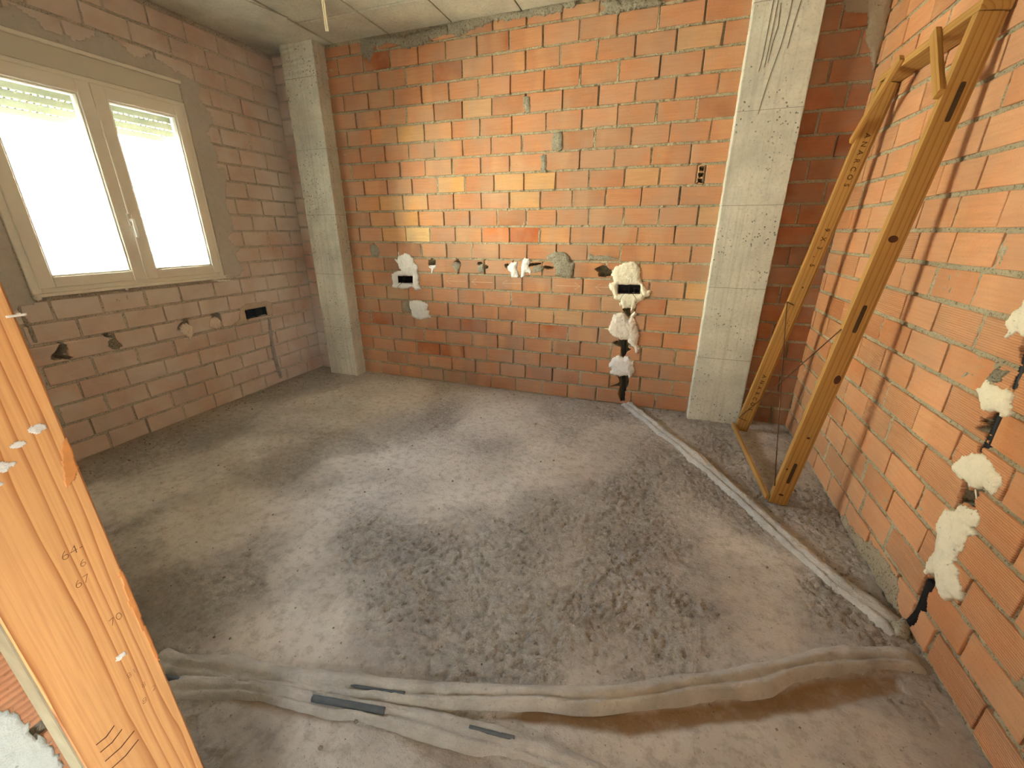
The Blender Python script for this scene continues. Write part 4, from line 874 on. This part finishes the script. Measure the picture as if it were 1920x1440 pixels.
# roller shutter lowered part way: slats with light slots between them
for i in range(6):
    z0 = 2.030 + i*0.045; m = MB()
    wbox(m, -3.512, -3.500, -2.03, -0.886, z0+.0022, z0+.0428, .004)
    y = -2.02
    while y < -0.90: wbox(m, -3.509, -3.503, y, y+.013, z0-.003, z0+.003, .001); y += .030
    m.build('shutter_slat', M_shut, win)
m = MB(); wbox(m, -3.516, -3.497, -2.03, -0.886, 1.990, 2.029, .004); m.build('shutter_end_bar', M_shut, win)
for y in (-2.036, -0.900):
    m = MB(); wbox(m, -3.53, -3.485, y, y+.020, 1.046, 2.257, .003); m.build('shutter_guide', M_shut, win)
# foam and tape scraps at the sill
r = random.Random(2)
m = MB()
for i in range(9):
    y0 = r.uniform(-.10, .0); L = r.uniform(.06, .13); z = -.024 + i*.0055
    m.obox((r.uniform(-.002, .006), y0, z), (0.0, L, r.uniform(-.006, .010)), (0.003, 0, 0), (0, 0, .0055), .0008)
o = m.build('foam_strip', M_white, None, loc=(XL+.036, -0.955, 1.030)); tag(o, 'torn white foam strip under the right corner of the window', 'foam strip')
for y, z, s, lab in ((-2.03, 1.028, .017, 'white foam blob at the lower left corner of the window'), (-1.585, 1.022, .009, 'small white foam curl under the middle of the window sill'), (-1.84, 1.018, .006, 'tiny white foam fleck under the left sash')):
    m = MB(); m.add([(s*a*r.uniform(.6, 1.3), s*b_*r.uniform(.8, 1.5), s*c_*r.uniform(.6, 1.3)) for a, b_, c_ in ico], icf)
    o = m.build('foam_blob', M_white, None, True, loc=(XL+.026, y, z)); tag(o, lab, 'foam blob', 'foam scraps on the window sill')

# ------------------------------------------------------------------ wooden door frame leaning on the right wall
ZO = 1.387
A0 = np.array((.630, -.220, 0.0)); A1 = np.array((.912, -.426, .707+ZO)); N0 = np.array((.681, -1.135, 0.0)); N1 = np.array((.907, -1.180, .707+ZO))
fr_o = np.array((0.70, -0.68, 0.0))
frame = empty('wooden_door_frame', tuple(fr_o)); tag(frame, 'new pine door frame leaning against the right wall by the recess', 'door frame')
def basis(P0, P1):
    a = (P1-P0)/np.linalg.norm(P1-P0); t = np.array((0, 1.0, 0)) - a*a[1]; t /= np.linalg.norm(t); d = np.cross(t, a); d /= np.linalg.norm(d)
    if d[0] < 0: d = -d
    return a, d, t
W_, T_ = 0.087, 0.035
def post(P0, P1, nm):
    a, d, t = basis(P0, P1); L = np.linalg.norm(P1-P0)
    e = MB().obox((0, 0, 0), (0, 0, L), (W_*.84, 0, 0), (0, T_, 0), .0015)
    e.obox((W_*.84, .008, 0), (0, 0, L), (W_*.16, 0, 0), (0, T_-.008, 0), .001)      # rebate along the wall side
    M = Matrix(((d[0], t[0], a[0]), (d[1], t[1], a[1]), (d[2], t[2], a[2])))
    o = e.build(nm, M_woodL, frame); P = P0 + np.array((0, 0, .012))*0
    o.matrix_local = Matrix.Translation(Vector(P - fr_o)) @ M.to_4x4(); return o, L
farp, LF_ = post(A0 + np.array((0, 0, .010)), A1, 'post'); nearp, LN_ = post(N0 + np.array((0, 0, .010)), N1, 'post')
aA, dA, tA = basis(A0, A1); aN, dN, tN = basis(N0, N1)
def at(P0, P1, q): return P0 + (P1-P0)*q
def plank(nm, o, ax, ay, az, mat=M_woodL, par=frame):
    ax, ay, az = map(lambda q: np.array(q, float), (ax, ay, az)); L = [np.linalg.norm(q) for q in (ax, ay, az)]
    M = Matrix([[ax[i]/L[0], ay[i]/L[1], az[i]/L[2]] for i in range(3)])
    ob = MB().bbox((0, 0, 0), L, .0012).build(nm, mat, par)
    ob.matrix_local = Matrix.Translation(Vector(np.array(o, float) - fr_o)) @ M.to_4x4(); return ob
# header laid over the two posts; long axis kept on local Z for the grain
F1 = A1 + aA*.002; G1_ = N1 + aN*.002
hv = (G1_ - F1); hl = np.linalg.norm(hv); hv /= hl
hd = dN - hv*(dN @ hv); hd /= np.linalg.norm(hd); hu = np.cross(hd, hv); hu = hu if hu[2] > 0 else -hu
plank('header', F1 - hv*.036, hd*W_, hu*T_, hv*(hl+.038)) if np.dot(np.cross(hd, hu), hv) > 0 else plank('header', F1 - hv*.036, hu*T_, hd*W_, hv*(hl+.038))
def batten(nm, P, Q, w, th, out, ext=0.0):
    """strip from P to Q lying on the room face of the frame; out = outward direction"""
    P, Q, out = map(lambda q: np.array(q, float), (P, Q, out)); a = Q-P; L = np.linalg.norm(a); a /= L
    out = out - a*(out @ a); out /= np.linalg.norm(out); s = np.cross(out, a)
    return plank(nm, P + out*.0006 - s*w/2 - a*ext, s*w, -out*(-th), a*(L+2*ext)) if np.dot(np.cross(s, out), a) > 0 else plank(nm, P + out*.0006 + s*w/2 - a*ext, -s*w, out*th, a*(L+2*ext))
out = -dN
hm = lambda q: F1 + hv*q + hu*T_*.5
batten('corner_brace', hm(hl-.255), at(N0, N1, .893) + tN*.016, .038, .020, out, .02)
batten('corner_brace', hm(.20), at(A0, A1, .885) + tA*.016, .038, .020, -dA, .02)
batten('bottom_batten', A0 + np.array((-.004, .018, .036)), N0 + np.array((-.004, .018, .034)), .034, .014, out, .012)
def wire(P, Q, sag=.008):
    P, Q = np.array(P) - fr_o, np.array(Q) - fr_o
    pts = [P + (Q-P)*k/12 + np.array((0, 0, -sag*math.sin(math.pi*k/12))) for k in range(13)]
    MB().tube(pts, .0028, 6).build('brace_wire', M_rust, frame, True)
wire(at(A0, A1, .052) - dA*.006, at(N0, N1, .465) - dN*.006); wire(at(A0, A1, .463) - dA*.006, at(N0, N1, .055) - dN*.006)
MB().tube([tuple(at(A0, A1, .463) - fr_o - dA*.004), tuple(at(A0, A1, .463) - fr_o - tA*.002 + dA*.035 - aA*.012)], .0022, 6).build('wire_tail', M_rust, frame, True)
MB().tube([tuple(at(A0, A1, .052) - fr_o - dA*.004), tuple(at(A0, A1, .052) - fr_o - tA*.002 + dA*.05 - aA*.008)], .0022, 6).build('wire_tail', M_rust, frame, True)
# knots and anchoring slots on the near post
def on_face(par, x, z, rx, rz, mat, nm, rnd=True, dep=.0006):
    m = MB(); n = 18
    pts = []
    for k in range(n):
        an = 2*math.pi*k/n; ca, sa = math.cos(an), math.sin(an)
        if rnd: pts.append((x + rx*ca, z + rz*sa))
        else: pts.append((x + rx*math.copysign(abs(ca)**.35, ca), z + rz*math.copysign(abs(sa)**.2, sa)))
    vs = [(a, -dep, b_) for a, b_ in pts] + [(a, .002, b_) for a, b_ in pts]
    m.add(vs, [tuple(range(n))] + [(k, n+k, n+(k+1) % n, (k+1) % n) for k in range(n)])
    return m.build(nm, mat, par)
for q, x, rx, rz in ((.649, .040, .0165, .014), (.352, .062, .013, .022), (.199, .050, .007, .006), (.105, .018, .005, .006), (.03, .04, .012, .006)): on_face(nearp, x, q*LN_, rx, rz, M_knot, 'knot')
for q, x in ((.875, .046), (.489, .046), (.096, .046)): on_face(nearp, x, q*LN_, .0085, .062, M_slot, 'anchor_slot', False)
on_face(farp, .045, .508*LF_, .005, .005, M_knot, 'knot')
for q, x in ((.405, .05), (.392, .058), (.398, .045)): on_face(farp, x, q*LF_, .0025, .003, M_knot, 'knot')
def lettering(txt, par, x, z_top, z_bot, size, nm='stencil_lettering', mat=M_ink, dot=None):
    """reads down the post: letter tops face the wall side"""
    n = len(txt)
    for i, ch in enumerate(txt):
        if ch == ' ': continue
        cu_ = bpy.data.curves.new('letter', 'FONT'); cu_.body = ch; cu_.size = size; cu_.align_x = 'CENTER'; cu_.align_y = 'CENTER'; cu_.extrude = .0004; cu_.offset = .0005
        o = bpy.data.objects.new(nm, cu_); COL.objects.link(o); cu_.materials.append(mat); o.parent = par
        z = z_top + (z_bot - z_top)*(i + .5)/n
        # text x -> -Z, text y -> +X, normal -> -Y
        M = Matrix(((0, 1, 0, x), (0, 0, -1, -.0005), (-1, 0, 0, z), (0, 0, 0, 1)))
        o.matrix_local = M
lettering('ANARCOS', farp, .043, .900*LF_, .770*LF_, .034); lettering('9X3,5', farp, .043, .680*LF_, .560*LF_, .034); lettering('ANARCOS', farp, .043, .225*LF_, .078*LF_, .034)

# ------------------------------------------------------------------ pine jamb of the doorway in the foreground
JX, JY0, JY1 = -0.53, -3.2703, -3.1806
jamb = empty('door_jamb', (JX-.0175, (JY0+JY1)/2, 0)); tag(jamb, 'orange pine door jamb close up at the left edge, with pencilled numbers', 'door jamb')
jo = MB().bbox((-.0175, JY0-(JY0+JY1)/2, 0.0), (.0175, JY1-(JY0+JY1)/2, 2.12), .0022).build('upright', M_jamb, jamb)
MB().box((-.0172, JY0-(JY0+JY1)/2-.0008, 0.0), (.0165, JY0-(JY0+JY1)/2+.0008, 2.119)).build('shaded_weathered_edge', plain('shaded_weathered_wood', (0.36, 0.31, 0.21), .85, var=.3, scale=30), jamb)  # greyed plate: shade painted on the narrow edge, along with some weathering
def num(txt, y, z, size, rot=0.0):
    cu_ = bpy.data.curves.new('number', 'FONT'); cu_.body = txt; cu_.size = size; cu_.align_x = 'CENTER'; cu_.align_y = 'CENTER'; cu_.extrude = .0002; cu_.offset = -.0004; cu_.shear = .15
    o = bpy.data.objects.new('pencilled_number', cu_); COL.objects.link(o); cu_.materials.append(M_pencil); o.parent = jamb
    c, s = math.cos(rot), math.sin(rot)
    o.matrix_local = Matrix(((0, 0, 1, .0176), (c, -s, 0, y-(JY0+JY1)/2), (s, c, 0, z), (0, 0, 0, 1)))
num('64-', -3.2105, 1.084, .014, .1); num('6', -3.207, 1.066, .012); num('67', -3.213, 1.047, .013, .1); num('70', -3.202, .982, .013, .2)
num('81', -3.208, .904, .010, .2); num('8', -3.203, .877, .010); num('2', -3.196, .862, .010); num('8', -3.208, .856, .011)
r = random.Random(31)
def splash(y, z, ry, rz, s):
    U, V = gridUV(-ry, ry, -rz, rz, .0012); d = 1 - np.hypot(U/ry, V/rz) + 1.3*fbm(U*190, V*130, s, 3)
    mk = cell_c(d) > .28
    if mk.sum() < 4: return
    me = grid_solid(U, V, .0004 + .0006*np.clip(d, 0, 1), mk, -.0005, lambda u, v, h: np.stack([h, u, v], -1), True, 'plaster_splash')
    link('plaster_splash', me, M_plast_w, jamb, (.0175, y-(JY0+JY1)/2, z))
for y, z, ry, rz, s in ((-3.199, 1.216, .009, .005, 1), (-3.213, 1.207, .006, .003, 2), (-3.183, 1.318, .009, .002, 3), (-3.228, 1.192, .010, .005, 4), (-3.233, 1.178, .009, .004, 5), (-3.21, .935, .005, .004, 6)): splash(y, z, ry, rz, s)
for y, z, ry, rz in ():
    m = MB(); n = 14; m.add([(0, ry*math.cos(2*math.pi*k/n), rz*math.sin(2*math.pi*k/n)) for k in range(n)], [tuple(range(n))]); m.build('dent', M_knot, jamb, loc=(.0178, y-(JY0+JY1)/2, z))
for z, L in ((.855, .018), (.842, .022), (.826, .030), (.81, .03)):
    MB().tube([(.0174, -.030, z), (.0176, -.030+L*.5, z-.001), (.0174, -.030+L, z+.004)], .0007, 5).build('chisel_mark', M_knot, jamb)

M_resin = plain('resin_wood', (0.56, 0.235, 0.075), .5, var=.35, scale=60)
def stain(P, s):
    ys = [p[0] for p in P]; zs = [p[1] for p in P]
    U, V = gridUV(min(ys)-.002, max(ys)+.002, min(zs)-.004, max(zs)+.004, .0014)
    d = np.where(inpoly(U, V, P), polydist(U, V, P), -polydist(U, V, P)) + .0022*fbm(U*300, V*70, s, 3)
    mk = cell_c(d) > 0
    me = grid_solid(U-(JY0+JY1)/2, V, np.full(U.shape, .0003), mk, -.0003, lambda u, v, h: np.stack([h, u, v], -1), True, 'resin_stain'); link('resin_stain', me, M_resin, jamb, (.0175, 0, 0))
stain([(-3.1812, 1.045), (-3.185, 1.03), (-3.187, .99), (-3.186, .95), (-3.184, .90), (-3.1812, .87)], 1)
stain([(-3.1815, 1.20), (-3.188, 1.19), (-3.193, 1.165), (-3.196, 1.15), (-3.187, 1.155), (-3.1815, 1.165)], 2)
# hallway wall beside the jamb: ribbed bricks and white plaster
HX = -0.575
FRAMES['hall'] = ((HX, 0, 0), math.pi/2)
U, V = gridUV(-4.6, -3.2585, 0, CEILZ, .012)
me = grid_solid(U, V, -.007 + .008*fbm(U*40, V*40, 77, 4), np.ones((U.shape[0]-1, U.shape[1]-1), bool), -.10, fold_wall, True, 'wall_hall')
wh = link('wall_hall', me, M_mgrey, None, FRAMES['hall'][0], (0, 0, math.pi/2)); tag(wh, 'brick wall of the hallway beside the wooden jamb', None, None, 'structure')
r = random.Random(17)
for k in range(22):
    x = -3.2595 - (0.0 if k % 2 else .125); a1 = -3.2595
    while a1 > -4.55:
        a0 = a1 - .245 if (a1 != -3.2595 or k % 2) else a1 - .125
        if a1 - a0 > .03: brick(wh, M_br_right, max(a0, -4.58), (a1-.008 if a1 != -3.2595 else -3.2590), k*.126+.012, (k+1)*.126-.006, (), r, tuple(np.array((.50,.22,.12))*r.uniform(.85, 1.05)), k in (7, 8) or r.random() < .4)
        a1 = a0
patch('plaster_patch', 'hall', [(-3.270, .70), (-3.273, .84), (-3.279, .885), (-3.285, .93), (-3.30, .955), (-3.34, .965), (-3.42, .94), (-3.45, .80), (-3.44, .66), (-3.36, .60), (-3.30, .64)], .002, mat_plaster('plaster_hall', (0.58, 0.62, 0.60), .001), 'white plaster patch on the hallway brick beside the jamb', ragged=.004, lump=.0015, cell=.003)

# ------------------------------------------------------------------ rest of the shell behind the camera
M_shell = plain('shell_bounce', (0.74, 0.72, 0.68), 0.9, var=0.2, scale=6)  # made-up pale tone on unseen brick walls, for a neutral bounce of light
def shell(nm, boxes, lab):
    m = MB()
    for a, b_ in boxes: m.box(a, b_)
    o = m.build(nm, M_shell); tag(o, lab, None, None, 'structure'); return o
shell('wall_front', [((XL-.2, -3.39, 0), (HX-.102, -3.275, CEILZ)), ((0.42, -3.39, 0), (XR+.2, -3.275, CEILZ)), ((HX-.1, -3.268, 2.13), (.42, -3.18, CEILZ)), ((HX-.12, -3.258, 0), (JX-.037, -3.185, 2.13))], 'front wall with the doorway the picture is taken from')
HY0, HY1, HZ0, HZ1 = -4.9, -4.3, 1.1, 1.62
shell('wall_hall_right', [((XR, -6.2, 0), (XR+.2, HY0, CEILZ)), ((XR, HY1, 0), (XR+.2, -3.395, CEILZ)), ((XR, HY0, 0), (XR+.2, HY1, HZ0)), ((XR, HY0, HZ1), (XR+.2, HY1, CEILZ))], 'hallway wall with an unglazed opening behind the viewer')
shell('wall_hall_end', [((HX-.3, -6.3, 0), (XR+.2, -6.2, CEILZ)), ((HX-.3, -6.2, 0), (HX-.12, -4.61, CEILZ))], 'end wall of the hallway behind the viewer')

# ------------------------------------------------------------------ cream tube hanging from the ceiling
tx, ty = -2.13, -0.80
o = empty('hanging_conduit', (tx, ty, CEILZ)); tag(o, 'pair of cream tubes hanging from the ceiling near the left pillar', 'tube')
for dx, l in ((-.006, .27), (.008, .272)):
    MB().tube([(dx, 0, .0), (dx, 0, -l*.5), (dx + .002, 0, -l)], .0048, 8).build('tube', M_cream, o, True)
MB().box((-.02, -.02, -.006), (.02, .02, .004)).build('base_plug', M_mgrey, o)

# ------------------------------------------------------------------ outside
g = MB().box((-70, -60, -3.7), (-3.9, 60, -3.5)).build('ground', M_ground); tag(g, None, None, None, 'structure'); g.name = 'ground'
M_ochre = plain('dimmed_ochre', (0.42, 0.36, 0.28), .9, var=.08, scale=1); M_bright = plain('added_bright_facade', (0.90, 0.88, 0.83), .9)  # facade tones set dim and bright to narrow the light on the right wall
def building(x, y0, y1, z1, label, seed, mat):
    root = empty('building', (x, (y0+y1)/2, -3.5)); tag(root, label, 'building', 'sunlit buildings across the street'); r = random.Random(seed)
    w = y1-y0; H = z1+3.5
    MB().box((-7, -w/2, 0), (0, w/2, H)).build('facade', mat, root)
    MB().box((-7.2, -w/2-.0, H+.002), (.35, w/2+.0, H+.25)).build('cornice', M_outd, root)
    y = -w/2+1.2
    while y <= w/2-1.2 and w > 3:
        for z in (1.0, 4.0, 6.9):
            if z + 1.5 < H:
                f = MB().box((-.02, y-.5, z), (.06, y+.5, z+.08)).box((-.02, y-.5, z+1.25), (.06, y+.5, z+1.33)).box((-.02, y-.5, z+.08), (.06, y-.42, z+1.25)).box((-.02, y+.42, z+.08), (.06, y+.5, z+1.25)).build('window_surround', M_outd, root)
                MB().box((.002, y-.42, z+.08), (.03, y+.42, z+1.25)).build('pane', M_outg, f)
        y += r.uniform(2.4, 3.4)
building(-22, -40, -22.2, 6.0, 'pale building far left across the street', 1, M_out); building(-22, -22, -6.2, 7.2, 'pale sunlit building facing the window', 2, M_out)
building(-22, -6.0, -4.0, 6.4, 'unseen narrow ochre building, dimmed beside the added bright one', 3, M_ochre); building(-22, -3.8, -1.6, 7.6, 'unseen tall narrow bright building added to sharpen the frame shadows', 5, M_bright); building(-22, -1.4, 3.8, 6.6, 'unseen ochre building with windows, dimmed beside the added bright one', 6, M_ochre); building(-21, 4, 20, 7.0, 'pale building seen through the right pane', 4, M_out)  # bright strip between dimmed facades, added to sharpen the leaning frame's shadows
# nearer gable with a sloping verge
root = empty('gable_house', (-9, 2.2, -3.5)); tag(root, 'white gable wall with sloping grey verge seen through the panes', 'building')
yA, zA, yB, zB = 0.2, 0.82, 6.0, 3.93
def prism(P, x0, x1):
    n = len(P); return MB().add([(x0, y-2.2, z+3.5) for y, z in P] + [(x1, y-2.2, z+3.5) for y, z in P], [tuple(range(n)), tuple(n+k for k in range(n))[::-1]] + [(k, n+k, n+(k+1) % n, (k+1) % n) for k in range(n)])
prism([(yA, -3.5), (yB, -3.5), (yB, zB-.18), (yA, zA-.18)], -4, -.06).build('gable_wall', M_out, root)
prism([(yA-.3, zA-.34), (yB, zB-.18), (yB, zB), (yA-.3, zA-.16)], -4, 0.12).build('verge', M_outd, root)
